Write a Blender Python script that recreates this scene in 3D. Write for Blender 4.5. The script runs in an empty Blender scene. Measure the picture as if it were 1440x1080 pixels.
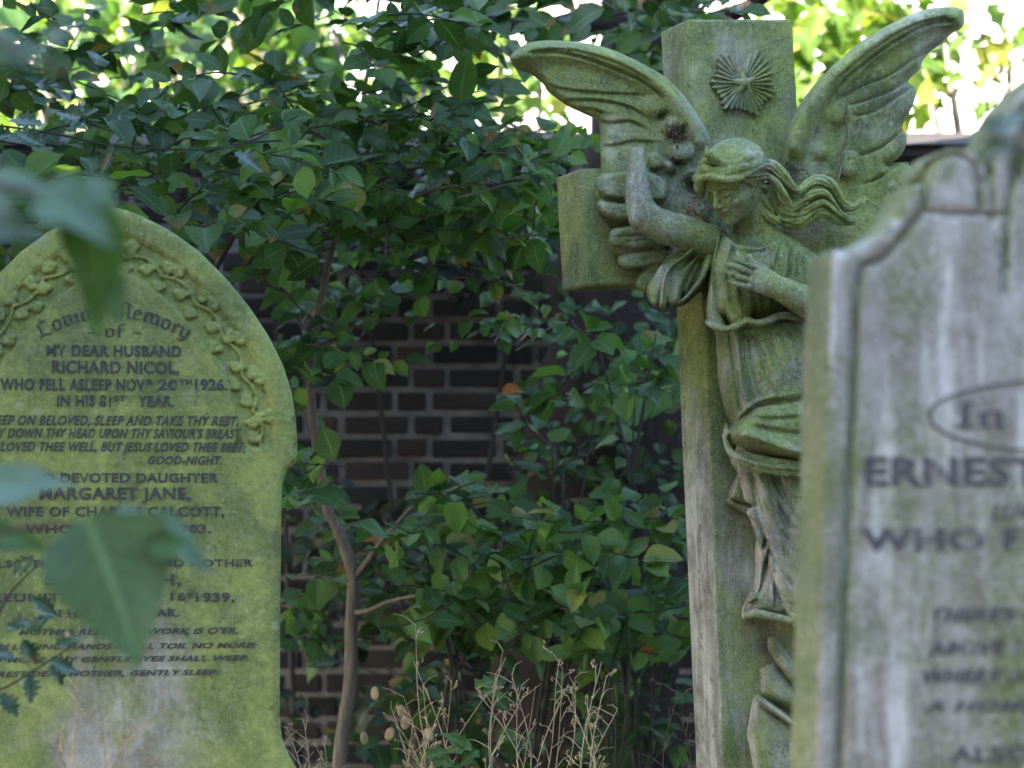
import bpy, bmesh, math, random
import numpy as np
from math import sin, cos, pi, radians
from mathutils import Vector, Matrix

S = bpy.context.scene
COL = S.collection
rnd = random.Random(7)

# ---------------------------------------------------------------- camera
CAM_Z, PITCH, FPX = 1.15, radians(2.5), 3600.0
cam_d = bpy.data.cameras.new("camera")
cam = bpy.data.objects.new("camera", cam_d)
COL.objects.link(cam)
cam.location = (0, 0, CAM_Z)
cam.rotation_euler = (pi / 2 + PITCH, 0, 0)
cam_d.sensor_width = 36.0
cam_d.lens = 90.0
cam_d.clip_start = 0.05
cam_d.clip_end = 500.0
cam_d.dof.use_dof = True
cam_d.dof.focus_distance = 4.9
cam_d.dof.aperture_fstop = 4.5
S.camera = cam
FWD = Vector((0, cos(PITCH), sin(PITCH)))
UPV = Vector((0, -sin(PITCH), cos(PITCH)))
CAMP = Vector((0, 0, CAM_Z))


def ray(px, py):
    return Vector(((px - 720) / FPX, 0, 0)) + FWD + UPV * ((540 - py) / FPX)


def at(px, py, Y):
    """a point of the photograph's frame taken to the world distance Y"""
    d = ray(px, py)
    return CAMP + d * (Y / d.y)


def mpp(Y):
    return Y / FPX


# ---------------------------------------------------------------- objects
def tag(o, label=None, cat=None, group=None, kind=None):
    if label: o['label'] = label
    if cat: o['category'] = cat
    if group: o['group'] = group
    if kind: o['kind'] = kind
    return o


def empty(name, loc, label=None, cat=None, group=None, rz=0.0):
    o = bpy.data.objects.new(name, None)
    o.location = loc
    o.rotation_euler = (0, 0, rz)
    o.empty_display_size = 0.1
    COL.objects.link(o)
    return tag(o, label, cat, group)


def link(name, me, mat=None, parent=None, world=False):
    """link mesh data as an object; world=True: its vertices are in world space although it has a parent"""
    o = bpy.data.objects.new(name, me)
    if mat: me.materials.append(mat)
    COL.objects.link(o)
    if parent:
        o.parent = parent
        if world:
            p = parent.matrix_basis if parent.parent is None else parent.parent.matrix_basis @ parent.matrix_basis
            o.matrix_parent_inverse = p.inverted()
    return o


def np_mesh(name, V, F, smooth=True):
    """V (n,3) array, F (m,k) array of equal sided faces"""
    me = bpy.data.meshes.new(name)
    V = np.ascontiguousarray(V, dtype=np.float32)
    F = np.ascontiguousarray(F, dtype=np.int32)
    m, k = F.shape
    me.vertices.add(len(V))
    me.vertices.foreach_set('co', V.ravel())
    me.loops.add(m * k)
    me.loops.foreach_set('vertex_index', F.ravel())
    me.polygons.add(m)
    me.polygons.foreach_set('loop_start', np.arange(0, m * k, k, dtype=np.int32))
    me.polygons.foreach_set('use_smooth', np.full(m, smooth, dtype=bool))
    me.update(calc_edges=True)
    me.validate()
    return me


class MB:
    """collects plain geometry"""
    def __init__(s):
        s.v = []; s.f = []

    def add(s, vs, fs):
        b = len(s.v)
        s.v.extend([tuple(v) for v in vs])
        s.f.extend([tuple(i + b for i in f) for f in fs])

    def box(s, lo, hi):
        x0, y0, z0 = lo; x1, y1, z1 = hi
        s.add([(x0, y0, z0), (x1, y0, z0), (x1, y1, z0), (x0, y1, z0), (x0, y0, z1), (x1, y0, z1), (x1, y1, z1), (x0, y1, z1)],
              [(0, 3, 2, 1), (4, 5, 6, 7), (0, 1, 5, 4), (1, 2, 6, 5), (2, 3, 7, 6), (3, 0, 4, 7)])

    def tube(s, pts, rads, n=6, cap=True):
        pts = [Vector(p) for p in pts]
        m = len(pts)
        if not isinstance(rads, (list, tuple)): rads = [rads] * m
        if len(rads) != m:
            rads = [rads[0] + (rads[-1] - rads[0]) * i / (m - 1) for i in range(m)]
        vs = []; u = None
        for i, p in enumerate(pts):
            t = (pts[min(i + 1, m - 1)] - pts[max(i - 1, 0)])
            if t.length < 1e-9: t = Vector((0, 0, 1))
            t.normalize()
            if u is None:
                u = t.orthogonal().normalized()
            else:
                u = (u - t * u.dot(t))
                u = u.normalized() if u.length > 1e-6 else t.orthogonal().normalized()
            w = t.cross(u)
            for k in range(n):
                a = 2 * pi * k / n
                vs.append(p + (u * cos(a) + w * sin(a)) * rads[i])
        fs = []
        for i in range(m - 1):
            for k in range(n):
                k2 = (k + 1) % n
                fs.append((i * n + k, i * n + k2, (i + 1) * n + k2, (i + 1) * n + k))
        if cap:
            fs.append(tuple(range(n - 1, -1, -1)))
            fs.append(tuple((m - 1) * n + k for k in range(n)))
        s.add(vs, fs)

    def build(s, name, mat=None, parent=None, world=False, smooth=True):
        me = bpy.data.meshes.new(name)
        me.from_pydata(s.v, [], s.f)
        if smooth:
            me.polygons.foreach_set('use_smooth', [True] * len(me.polygons))
        me.update()
        return link(name, me, mat, parent, world)


def spl(pts, n=6, closed=False):
    """Catmull-Rom through the points (any dimension)"""
    P = np.array([tuple(p) for p in pts], float)
    m = len(P); out = []
    rng = range(m) if closed else range(m - 1)
    for i in rng:
        if closed:
            a, b, c, d = P[(i - 1) % m], P[i], P[(i + 1) % m], P[(i + 2) % m]
        else:
            a, b, c, d = P[max(i - 1, 0)], P[i], P[i + 1], P[min(i + 2, m - 1)]
        for k in range(n):
            t = k / n
            out.append(0.5 * (2 * b + (c - a) * t + (2 * a - 5 * b + 4 * c - d) * t * t + (3 * b - a - 3 * c + d) * t ** 3))
    if not closed: out.append(P[-1])
    return np.array(out)


# ---------------------------------------------------------------- materials
class NT:
    """small helper for node trees"""
    def __init__(s, name):
        s.m = bpy.data.materials.new(name)
        s.m.use_nodes = True
        s.t = s.m.node_tree
        s.n = s.t.nodes
        s.b = s.n['Principled BSDF']
        s.out = s.n['Material Output']
        s._co = None

    def node(s, typ, **kw):
        n = s.n.new(typ)
        for k, v in kw.items(): setattr(n, k, v)
        return n

    def lk(s, a, b): s.t.links.new(a, b)

    def co(s, kind='Object'):
        if s._co is None: s._co = s.node('ShaderNodeTexCoord')
        return s._co.outputs[kind]

    def mapped(s, scale=(1, 1, 1), kind='Object', loc=(0, 0, 0)):
        m = s.node('ShaderNodeMapping')
        m.inputs['Scale'].default_value = scale
        m.inputs['Location'].default_value = loc
        s.lk(s.co(kind), m.inputs['Vector'])
        return m.outputs[0]

    def noise(s, scale, detail=4, rough=.55, vec=None, dist=0.0):
        n = s.node('ShaderNodeTexNoise')
        n.inputs['Scale'].default_value = scale
        n.inputs['Detail'].default_value = detail
        n.inputs['Roughness'].default_value = rough
        n.inputs['Distortion'].default_value = dist
        s.lk(vec if vec is not None else s.co(), n.inputs['Vector'])
        return n.outputs['Fac']

    def ramp(s, fac, stops, interp='LINEAR'):
        r = s.node('ShaderNodeValToRGB')
        r.color_ramp.interpolation = interp
        e = r.color_ramp.elements
        while len(e) < len(stops): e.new(0.5)
        for x, (p, c) in zip(e, stops):
            x.position = p
            if not isinstance(c, (tuple, list)): c = (c, c, c)
            x.color = tuple(c) + (1,)
        s.lk(fac, r.inputs[0])
        return r.outputs[0]

    def mix(s, fac, a, b, mode='MIX'):
        m = s.node('ShaderNodeMix', data_type='RGBA', blend_type=mode)
        for sock, v in ((m.inputs['Factor'], fac), (m.inputs['A'], a), (m.inputs['B'], b)):
            pass
        ins = [i for i in m.inputs if i.enabled or True]
        fa = m.inputs[0]; ca = m.inputs[6]; cb = m.inputs[7]
        for sock, v in ((fa, fac), (ca, a), (cb, b)):
            if isinstance(v, (int, float)): sock.default_value = v
            elif isinstance(v, (tuple, list)): sock.default_value = tuple(v) + (1,)
            else: s.lk(v, sock)
        return m.outputs[2]

    def math(s, op, a, b=0.0, clamp=False):
        m = s.node('ShaderNodeMath', operation=op, use_clamp=clamp)
        for sock, v in ((m.inputs[0], a), (m.inputs[1], b)):
            if isinstance(v, (int, float)): sock.default_value = v
            else: s.lk(v, sock)
        return m.outputs[0]

    def bump(s, h, strength=.5, dist=.002, prev=None):
        b = s.node('ShaderNodeBump')
        b.inputs['Strength'].default_value = strength
        b.inputs['Distance'].default_value = dist
        s.lk(h, b.inputs['Height'])
        if prev is not None: s.lk(prev, b.inputs['Normal'])
        return b.outputs[0]

    def set(s, **kw):
        for k, v in kw.items():
            sock = s.b.inputs[k.replace('_', ' ')]
            if isinstance(v, (int, float)): sock.default_value = v
            elif isinstance(v, (tuple, list)): sock.default_value = tuple(v) + (1,)
            else: s.lk(v, sock)
        return s
# ---------------------------------------------------------------- carving stone as a signed distance field
def _seg2(P, X, Z):
    """unsigned and signed distance in the plane from the grid to an open polyline P (n,2); + is left of its direction"""
    best = np.full(np.broadcast(X, Z).shape, 1e9, np.float32); sg = np.zeros_like(best)
    for (ax, az), (bx, bz) in zip(P[:-1], P[1:]):
        dx, dz = bx - ax, bz - az
        L = dx * dx + dz * dz + 1e-12
        t = np.clip(((X - ax) * dx + (Z - az) * dz) / L, 0, 1)
        ex = X - ax - t * dx; ez = Z - az - t * dz
        d = ex * ex + ez * ez
        m = d < best
        best = np.where(m, d, best)
        sg = np.where(m, dx * ez - dz * ex, sg)
    d = np.sqrt(best)
    return d, np.where(sg >= 0, d, -d)


def poly2(P, X, Z):
    """signed distance to a closed polygon (inside < 0)"""
    P = np.asarray(P, float)
    Q = np.vstack([P, P[:1]])
    d, _ = _seg2(Q, X, Z)
    ins = np.zeros(d.shape, bool)
    for (ax, az), (bx, bz) in zip(Q[:-1], Q[1:]):
        if az == bz: continue
        c = ((az > Z) != (bz > Z)) & (X < (bx - ax) * (Z - az) / (bz - az) + ax)
        ins ^= c
    return np.where(ins, -d, d)


def blur(f, n):
    """box blur of a plan field, three passes of half width n cells"""
    if n < 1: return f
    for it in range(3):
        for ax in (0, 1):
            g = np.pad(f, [(n + 1, n) if a == ax else (0, 0) for a in (0, 1)], mode='edge')
            c = np.cumsum(g, axis=ax)
            f = (np.take(c, range(2 * n + 1, c.shape[ax]), axis=ax) - np.take(c, range(0, c.shape[ax] - 2 * n - 1), axis=ax)) / (2 * n + 1)
    return f


class Vol:
    def __init__(s, lo, hi, h, k=(0, 0)):
        s.lo = np.array(lo, float); s.h = h; s.k = k        # k: slant of the carving direction
        n = np.ceil((np.array(hi) - s.lo) / h).astype(int) + 1
        s.n = n
        s.ax = [(s.lo[i] + h * np.arange(n[i])).astype(np.float32) for i in range(3)]
        s.F = np.full(tuple(n), 0.05, np.float32)

    def win(s, lo, hi):
        a = np.clip(np.floor((np.array(lo) - s.lo) / s.h).astype(int), 0, s.n - 1)
        b = np.clip(np.ceil((np.array(hi) - s.lo) / s.h).astype(int) + 1, 1, s.n)
        b = np.maximum(b, a + 1)
        sl = tuple(slice(a[i], b[i]) for i in range(3))
        X = s.ax[0][sl[0]][:, None, None]; Y = s.ax[1][sl[1]][None, :, None]; Z = s.ax[2][sl[2]][None, None, :]
        return sl, X, Y, Z

    def join(s, sl, d, k, sub=False):
        a = s.F[sl]
        if sub:
            d = -d
            h = np.clip(0.5 - 0.5 * (d - a) / max(k, 1e-6), 0, 1) if False else None
            m = np.maximum(a, d)
            if k > 0:
                q = np.maximum(k - np.abs(a - d), 0) / k
                m = m + q * q * k * 0.25
        else:
            m = np.minimum(a, d)
            if k > 0:
                q = np.maximum(k - np.abs(a - d), 0) / k
                m = m - q * q * k * 0.25
        s.F[sl] = m

    def tube(s, pts, rads, k=.004, sub=False, flat=1.0):
        """tapered tube; flat < 1 squeezes it in depth"""
        P = np.array([tuple(p) for p in pts], float)
        m = len(P)
        R = np.array(rads if isinstance(rads, (list, tuple, np.ndarray)) else [rads] * m, float)
        if len(R) != m: R = np.interp(np.linspace(0, 1, m), np.linspace(0, 1, len(R)), R)
        pad = R.max() + k + .012
        sl, X, Y, Z = s.win(P.min(0) - pad, P.max(0) + pad)
        best = None
        for i in range(m - 1):
            a, b = P[i], P[i + 1]; ba = b - a; ba2 = ba.copy(); ba2[1] /= flat
            L = (ba2 ** 2).sum() + 1e-12
            px, py, pz = X - a[0], (Y - a[1]) / flat, Z - a[2]
            t = np.clip((px * ba2[0] + py * ba2[1] + pz * ba2[2]) / L, 0, 1)
            d = np.sqrt((px - t * ba2[0]) ** 2 + (py - t * ba2[1]) ** 2 + (pz - t * ba2[2]) ** 2) - (R[i] + t * (R[i + 1] - R[i]))
            best = d if best is None else np.minimum(best, d)
        s.join(sl, best * (flat if flat < 1 else 1), k, sub)

    def ell(s, c, r, A=None, k=.004, sub=False):
        """ellipsoid, centre c, radii r along the rows of A"""
        c = np.array(tuple(c), float); r = np.array(r, float)
        A = np.eye(3) if A is None else np.array(A, float)
        pad = r.max() + k + .008
        sl, X, Y, Z = s.win(c - pad, c + pad)
        px, py, pz = X - c[0], Y - c[1], Z - c[2]
        q0 = 0; q1 = 0
        for i in range(3):
            u = px * A[i][0] + py * A[i][1] + pz * A[i][2]
            q0 = q0 + (u / r[i]) ** 2; q1 = q1 + (u / r[i] ** 2) ** 2
        k0 = np.sqrt(q0); k1 = np.sqrt(q1) + 1e-6
        s.join(sl, k0 * (k0 - 1) / k1, k, sub)

    def plan(s, lo, hi, y0, y1):
        """window for a plan drawn square to the slanted carving direction: slices, Y, plan grid and a function that lays a plan field into the window"""
        kx, kz = s.k
        ys = (y0, y1)
        L_ = (lo[0] + min(kx * y for y in ys), y0, lo[1] + min(kz * y for y in ys))
        H_ = (hi[0] + max(kx * y for y in ys), y1, hi[1] + max(kz * y for y in ys))
        sl, X, Y, Z = s.win(L_, H_)
        x, y, z = X.ravel(), Y.ravel(), Z.ravel()
        h = s.h
        x0 = x[0] - max(kx * y[0], kx * y[-1]) - h; x1 = x[-1] - min(kx * y[0], kx * y[-1]) + 3 * h
        z0 = z[0] - max(kz * y[0], kz * y[-1]) - h; z1 = z[-1] - min(kz * y[0], kz * y[-1]) + 3 * h
        gx = np.arange(x0, x1, h)[:, None]; gz = np.arange(z0, z1, h)[None, :]
        nx, nz = len(x), len(z)

        def lay(f):
            out = np.empty((nx, len(y), nz), np.float32)
            for j, yy in enumerate(y):
                a = (x[0] - kx * yy - x0) / h; b = (z[0] - kz * yy - z0) / h
                i0, j0 = int(a), int(b); fa, fb = a - i0, b - j0
                q = f[i0:i0 + nx + 1] if i0 + nx + 1 <= f.shape[0] else np.pad(f[i0:], ((0, i0 + nx + 1 - f.shape[0]), (0, 0)), mode='edge')
                q = q[:, j0:j0 + nz + 1] if j0 + nz + 1 <= f.shape[1] else np.pad(q[:, j0:], ((0, 0), (0, j0 + nz + 1 - f.shape[1])), mode='edge')
                q = q[:-1] * (1 - fa) + q[1:] * fa
                out[:, j] = q[:, :-1] * (1 - fb) + q[:, 1:] * fb
            return out
        return sl, Y, gx, gz, lay

    def pr(s, line):
        """points of the local frame -> plan coordinates"""
        return np.array([(p[0] - s.k[0] * p[1], p[2] - s.k[1] * p[1]) for p in line], float)

    def inflate(s, poly, yb, H, w, k=.004, p=2.0, yback=None, sub=False, soft=.16):
        """traced outline (local points) swelling from the plane yb to yb-H over the width w"""
        P = s.pr(poly); yk = yb if yback is None else yback
        sl, Y, gx, gz, lay = s.plan(P.min(0) - .012, P.max(0) + .012, yb - H - .02, yk + .01)
        d2 = poly2(P, gx, gz)
        t = np.clip(-d2 / w, 0, 1)
        yf = lay(yb - blur(H * (1 - (1 - t) ** p) ** (1 / p), int(round(w * soft / s.h))))
        d = np.maximum(np.maximum((yf - Y) * .6, Y - yk), lay(d2))
        s.join(sl, d, k, sub)

    def carve(s, line, depth, width, ylim=None):
        """press a soft groove (depth > 0) or ridge (depth < 0) along a traced line"""
        P = s.pr(line); pad = width * 3
        y0, y1 = ylim if ylim else (s.lo[1], s.lo[1] + s.h * s.n[1])
        sl, Y, gx, gz, lay = s.plan(P.min(0) - pad, P.max(0) + pad, y0, y1)
        d, _ = _seg2(P, gx, gz)
        e = np.minimum(np.hypot(gx - P[0, 0], gz - P[0, 1]), np.hypot(gx - P[-1, 0], gz - P[-1, 1]))
        s.F[sl] += lay(depth * np.exp(-(d / width) ** 2) * np.clip(e / (width * 3) + .25, 0, 1))

    def step(s, line, depth, width, ylim=None):
        """an overlapping edge: one side of the line lies under, the other stands proud"""
        P = s.pr(line); pad = width * 4
        y0, y1 = ylim if ylim else (s.lo[1], s.lo[1] + s.h * s.n[1])
        sl, Y, gx, gz, lay = s.plan(P.min(0) - pad, P.max(0) + pad, y0, y1)
        d, sd = _seg2(P, gx, gz)
        if depth < 0: sd = -sd; depth = -depth
        q = .5 + .5 * np.tanh((sd + .001) / .0016)
        g = q * depth * np.exp(-np.abs(sd) / width) - (1 - q) * .4 * depth * np.exp(-np.abs(sd) / (width * .8))
        e = np.minimum(np.hypot(gx - P[0, 0], gz - P[0, 1]), np.hypot(gx - P[-1, 0], gz - P[-1, 1]))
        s.F[sl] += lay(g * np.clip(e / (width * 2) + .1, 0, 1))

    def rough(s, amp, scale, seed=0):
        """low weathering noise added to the field"""
        r = np.random.RandomState(seed)
        X = s.ax[0][:, None, None]; Y = s.ax[1][None, :, None]; Z = s.ax[2][None, None, :]
        for o in range(3):
            q = scale * (1.9 ** o); a = amp / (1.7 ** o)
            for j in range(3):
                k = r.normal(size=3) * q; ph = r.rand() * 6.28
                s.F += (a / 5 * (np.sin(X * k[0] + ph) * np.sin(Z * k[2] + ph * 2) * np.cos(Y * k[1]))).astype(np.float32)

    def mesh(s, name, iters=2):
        F = s.F
        F[0] = F[-1] = .01; F[:, 0] = F[:, -1] = .01; F[:, :, 0] = F[:, :, -1] = .01
        I = F < 0
        nx, ny, nz = F.shape
        c = np.zeros((nx - 1, ny - 1, nz - 1), np.uint8)
        for i in (0, 1):
            for j in (0, 1):
                for k in (0, 1):
                    c += I[i:nx - 1 + i, j:ny - 1 + j, k:nz - 1 + k]
        cells = np.argwhere((c > 0) & (c < 8))
        vid = np.full(c.shape, -1, np.int32)
        vid[cells[:, 0], cells[:, 1], cells[:, 2]] = np.arange(len(cells))
        acc = np.zeros((len(cells), 3)); cnt = np.zeros(len(cells))
        cor = [(i, j, k) for i in (0, 1) for j in (0, 1) for k in (0, 1)]
        val = {q: F[cells[:, 0] + q[0], cells[:, 1] + q[1], cells[:, 2] + q[2]] for q in cor}
        for a in cor:
            for x in range(3):
                if a[x] == 0:
                    b = list(a); b[x] = 1; b = tuple(b)
                    va, vb = val[a], val[b]
                    m = (va < 0) != (vb < 0)
                    t = np.where(m, va / np.where(m, va - vb, 1), 0)
                    p = np.tile(np.array(a, float), (len(cells), 1)); p[:, x] += t
                    acc += p * m[:, None]; cnt += m
        V = (cells + acc / cnt[:, None]) * s.h + s.lo
        Q = []
        for x in range(3):
            sh = [slice(1, -1)] * 3; sh[x] = slice(0, F.shape[x] - 1)
            s2 = [slice(1, -1)] * 3; s2[x] = slice(1, F.shape[x])
            A, B = I[tuple(sh)], I[tuple(s2)]
            e = np.argwhere(A != B)
            fl = A[e[:, 0], e[:, 1], e[:, 2]]
            off = np.ones(3, int); off[x] = 0
            e = e + off
            u, w = (x + 1) % 3, (x + 2) % 3
            def g(du, dw):
                q = e.copy(); q[:, u] -= du; q[:, w] -= dw
                return vid[q[:, 0], q[:, 1], q[:, 2]]
            f = np.stack([g(1, 1), g(0, 1), g(0, 0), g(1, 0)], 1)
            f[~fl] = f[~fl][:, ::-1]
            Q.append(f)
        Q = np.vstack(Q)
        Q = Q[(Q >= 0).all(1)]
        E = np.vstack([Q[:, [0, 1]], Q[:, [1, 2]], Q[:, [2, 3]], Q[:, [3, 0]]])
        for it in range(iters):
            for lam in (.5, -.45):
                sm = np.zeros_like(V)
                deg = np.bincount(E[:, 0], minlength=len(V)) + np.bincount(E[:, 1], minlength=len(V))
                for x in range(3):
                    sm[:, x] = np.bincount(E[:, 0], V[E[:, 1], x], len(V)) + np.bincount(E[:, 1], V[E[:, 0], x], len(V))
                V = V + lam * (sm / np.maximum(deg, 1)[:, None] - V)
        return np_mesh(name, V, Q)
# ---------------------------------------------------------------- materials of the place
M = {}


HOLLOWS = []  # points of the carving darkened in colour, with their reach


def darken_hollows(t, col):
    """dark painted by hand into hollows of the carving, broken by noise: (point, reach)"""
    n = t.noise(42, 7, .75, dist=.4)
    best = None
    for p, rad in HOLLOWS:
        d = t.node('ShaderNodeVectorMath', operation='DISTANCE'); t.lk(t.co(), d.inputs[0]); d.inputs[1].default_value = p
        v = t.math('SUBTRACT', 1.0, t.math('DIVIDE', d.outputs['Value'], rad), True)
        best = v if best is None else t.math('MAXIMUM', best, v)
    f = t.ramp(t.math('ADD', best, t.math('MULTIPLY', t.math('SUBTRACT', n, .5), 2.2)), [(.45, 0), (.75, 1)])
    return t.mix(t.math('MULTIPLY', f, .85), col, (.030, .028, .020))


def stone(name, base, dark, algae, algae2, cover, pale, streak=(14, 14, 1.1), pale_amt=.5, green_bias=None, spots=.5, bump=.55, grain=.32, rosette=.22):
    """weathered stone: body colour, dirt streaks, algae film, lichen flecks"""
    t = NT(name)
    body = t.mix(t.ramp(t.noise(13, 8, .75), [(.38, 0), (.60, 1)]), dark, base)
    st = t.noise(1, 5, .6, t.mapped(streak))
    body = t.mix(t.math('MULTIPLY', t.ramp(st, [(.42, 0), (.62, 1)]), .55), body, dark)
    pale_f = t.math('MULTIPLY', t.ramp(t.noise(1, 7, .7, t.mapped((streak[0] * 1.7, streak[1] * 1.7, streak[2] * 3), loc=(3, 1, 2)), ), [(.50, 0), (.66, 1)]), pale_amt)
    body = t.mix(pale_f, body, pale)
    al = t.mix(t.ramp(t.noise(6, 7, .72, dist=.6), [(.40, 0), (.60, 1)]), algae, algae2)
    al = t.mix(.55, al, t.ramp(t.noise(95, 6, .8), [(.36, .45), (.62, 1.25)]), 'MULTIPLY')
    big = t.noise(4.2, 6, .62, dist=.5)
    fine = t.noise(85, 7, .8)
    runs = t.noise(1, 6, .65, t.mapped((streak[0] * .8, streak[1] * .8, streak[2] * 1.2), loc=(7, 3, 1)))
    f = t.math('ADD', t.math('MULTIPLY', big, 1.25), t.math('ADD', t.math('MULTIPLY', fine, .65), t.math('MULTIPLY', runs, .5)))
    if green_bias is not None: f = t.math('ADD', f, green_bias(t))
    f = t.math('MULTIPLY', t.math('ADD', f, -.2), .5)       # centred on one half
    f = t.math('MULTIPLY', t.ramp(f, [((1.0 - cover - .16) / 2, 0), ((1.0 - cover + .16) / 2, 1)]), .92)
    col = t.mix(f, body, al)
    # lichen flecks and dark pits
    lf = t.math('MULTIPLY', t.ramp(t.noise(120, 5, .7), [(.60, 0), (.70, 1)]), t.ramp(t.noise(7, 3, .6, t.mapped(loc=(5, 2, 1))), [(.40, 0), (.62, 1)]))
    col = t.mix(t.math('MULTIPLY', lf, .8), col, pale)
    gr = t.ramp(t.noise(210, 4, .8), [(.50, 0), (.60, 1)])
    gr = t.math('MULTIPLY', gr, t.ramp(t.noise(17, 5, .7, t.mapped(loc=(2, 8, 5))), [(.36, .25), (.58, 1)]))
    col = t.mix(t.math('MULTIPLY', gr, grain), col, pale)
    df = t.ramp(t.noise(55, 6, .7, t.mapped(loc=(1, 7, 3))), [(.30, 1), (.40, 0)])
    col = t.mix(t.math('MULTIPLY', df, spots), col, (.028, .028, .022))
    patch = t.ramp(t.noise(11, 6, .72, t.mapped(loc=(9, 4, 6))), [(.63, 0), (.72, 1)])
    col = t.mix(t.math('MULTIPLY', patch, spots * .9), col, (.045, .043, .033))
    # lichen rosettes: pale crusts of a few millimetres to a thumb's width, scattered in colonies
    vo = t.node('ShaderNodeTexVoronoi'); vo.inputs['Scale'].default_value = 34; vo.inputs['Randomness'].default_value = 1
    wob = t.node('ShaderNodeVectorMath', operation='ADD')
    nz = t.node('ShaderNodeTexNoise'); nz.inputs['Scale'].default_value = 60; t.lk(t.co(), nz.inputs['Vector'])
    sc = t.node('ShaderNodeVectorMath', operation='SCALE'); sc.inputs['Scale'].default_value = .012
    t.lk(nz.outputs['Color'], sc.inputs[0]); t.lk(t.co(), wob.inputs[0]); t.lk(sc.outputs[0], wob.inputs[1]); t.lk(wob.outputs[0], vo.inputs['Vector'])
    sepc = t.node('ShaderNodeSeparateColor'); t.lk(vo.outputs['Color'], sepc.inputs[0])
    size = t.math('MULTIPLY', t.math('SUBTRACT', sepc.outputs[0], .70), 1.2)       # most cells carry none
    ros = t.ramp(t.math('ADD', t.math('SUBTRACT', size, vo.outputs['Distance']), .5), [(.49, 0), (.55, 1)])
    ros = t.math('MULTIPLY', ros, t.ramp(t.noise(5, 4, .6, t.mapped(loc=(4, 4, 9))), [(.44, 0), (.56, 1)]))
    col = t.mix(t.math('MULTIPLY', ros, rosette), col, pale)
    if name == 'mossy_stone': col = darken_hollows(t, col)
    t.set(Base_Color=col, Roughness=.93)
    t.b.inputs['Specular IOR Level'].default_value = .25
    b = t.bump(t.noise(150, 8, .8), bump, .006)
    b = t.bump(t.noise(38, 6, .65), bump * .8, .008, b)
    t.lk(b, t.b.inputs['Normal'])
    return t.m


def cross_bias(t):
    """less algae towards the foot and on the drier flank of the shaft"""
    s = t.node('ShaderNodeSeparateXYZ'); t.lk(t.co('Object'), s.inputs[0])
    n = t.node('ShaderNodeSeparateXYZ'); t.lk(t.co('Normal'), n.inputs[0])
    low = t.ramp(t.math('MULTIPLY', s.outputs[2], -1.0), [(.12, 0), (.60, 1)])
    side = t.ramp(t.math('MULTIPLY', n.outputs[0], -1.0), [(.75, 0), (.95, 1)])
    a = t.math('MULTIPLY', low, t.math('ADD', t.math('MULTIPLY', side, .46), .06))
    return t.math('MULTIPLY', a, -1.0)




def left_bias(t):
    """bare grey stone in a tongue down the middle of the slab"""
    s = t.node('ShaderNodeSeparateXYZ'); t.lk(t.co('Object'), s.inputs[0])
    ax = t.math('ABSOLUTE', t.math('ADD', s.outputs[0], -.02))
    mid = t.ramp(ax, [(.02, 1), (.20, 0)])
    low = t.ramp(t.math('MULTIPLY', s.outputs[2], -1.0), [(.22, 0), (.60, 1)])
    return t.math('MULTIPLY', t.math('MULTIPLY', mid, low), t.math('MULTIPLY', t.ramp(t.noise(1, 6, .7, t.mapped((9, 9, 2.2))), [(.38, .35), (.60, 1)]), -.60))


M['green_headstone'] = stone('green_headstone', (.40, .385, .36), (.18, .17, .15), (.115, .165, .046), (.260, .315, .080), .29, (.50, .50, .45), streak=(10, 10, 1.3), pale_amt=.3, green_bias=left_bias, spots=.55, bump=.6, grain=.14, rosette=.22)


def right_bias(t):
    n = t.node('ShaderNodeSeparateXYZ'); t.lk(t.co('Normal'), n.inputs[0])
    side = t.ramp(t.math('MULTIPLY', n.outputs[0], -1.0), [(.5, 0), (.9, 1)])
    return t.math('MULTIPLY', side, .75)


M['grey_headstone'] = stone('grey_headstone', (.35, .345, .355), (.19, .18, .165), (.075, .115, .034), (.13, .165, .05), -.07, (.68, .67, .71), streak=(16, 16, .9), pale_amt=.85, green_bias=right_bias, spots=.2, bump=.4)


def plain(name, c, rough=.8, var=.3, scale=30, bump=.0):
    t = NT(name)
    d = tuple(x * (1 - var) for x in c); l = tuple(min(1, x * (1 + var)) for x in c)
    t.set(Base_Color=t.mix(t.ramp(t.noise(scale, 5, .65), [(.3, 0), (.7, 1)]), d, l), Roughness=rough)
    if bump: t.lk(t.bump(t.noise(scale * 3, 6, .7), bump, .004), t.b.inputs['Normal'])
    return t.m


def lettering(name, c, over, thr, scale=55):
    t = NT(name)
    f = t.math('ADD', t.math('MULTIPLY', t.noise(scale, 5, .7), .6), t.math('MULTIPLY', t.noise(scale * .22, 4, .6), .4))
    d = t.mix(t.ramp(t.noise(scale * 2, 5, .7), [(.35, 0), (.65, 1)]), c, tuple(x * 1.9 for x in c))
    t.set(Base_Color=t.mix(t.ramp(f, [(thr, 0), (thr + .10, 1)]), d, over), Roughness=.85)
    t.lk(t.bump(t.noise(scale * 2, 5, .7), .5, .003), t.b.inputs['Normal'])
    return t.m


M['lead'] = lettering('lead_letters', (.030, .032, .034), (.125, .155, .055), .545)
M['worn_lead'] = lettering('worn_lead', (.055, .055, .062), (.30, .295, .30), .55, 34)


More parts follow.
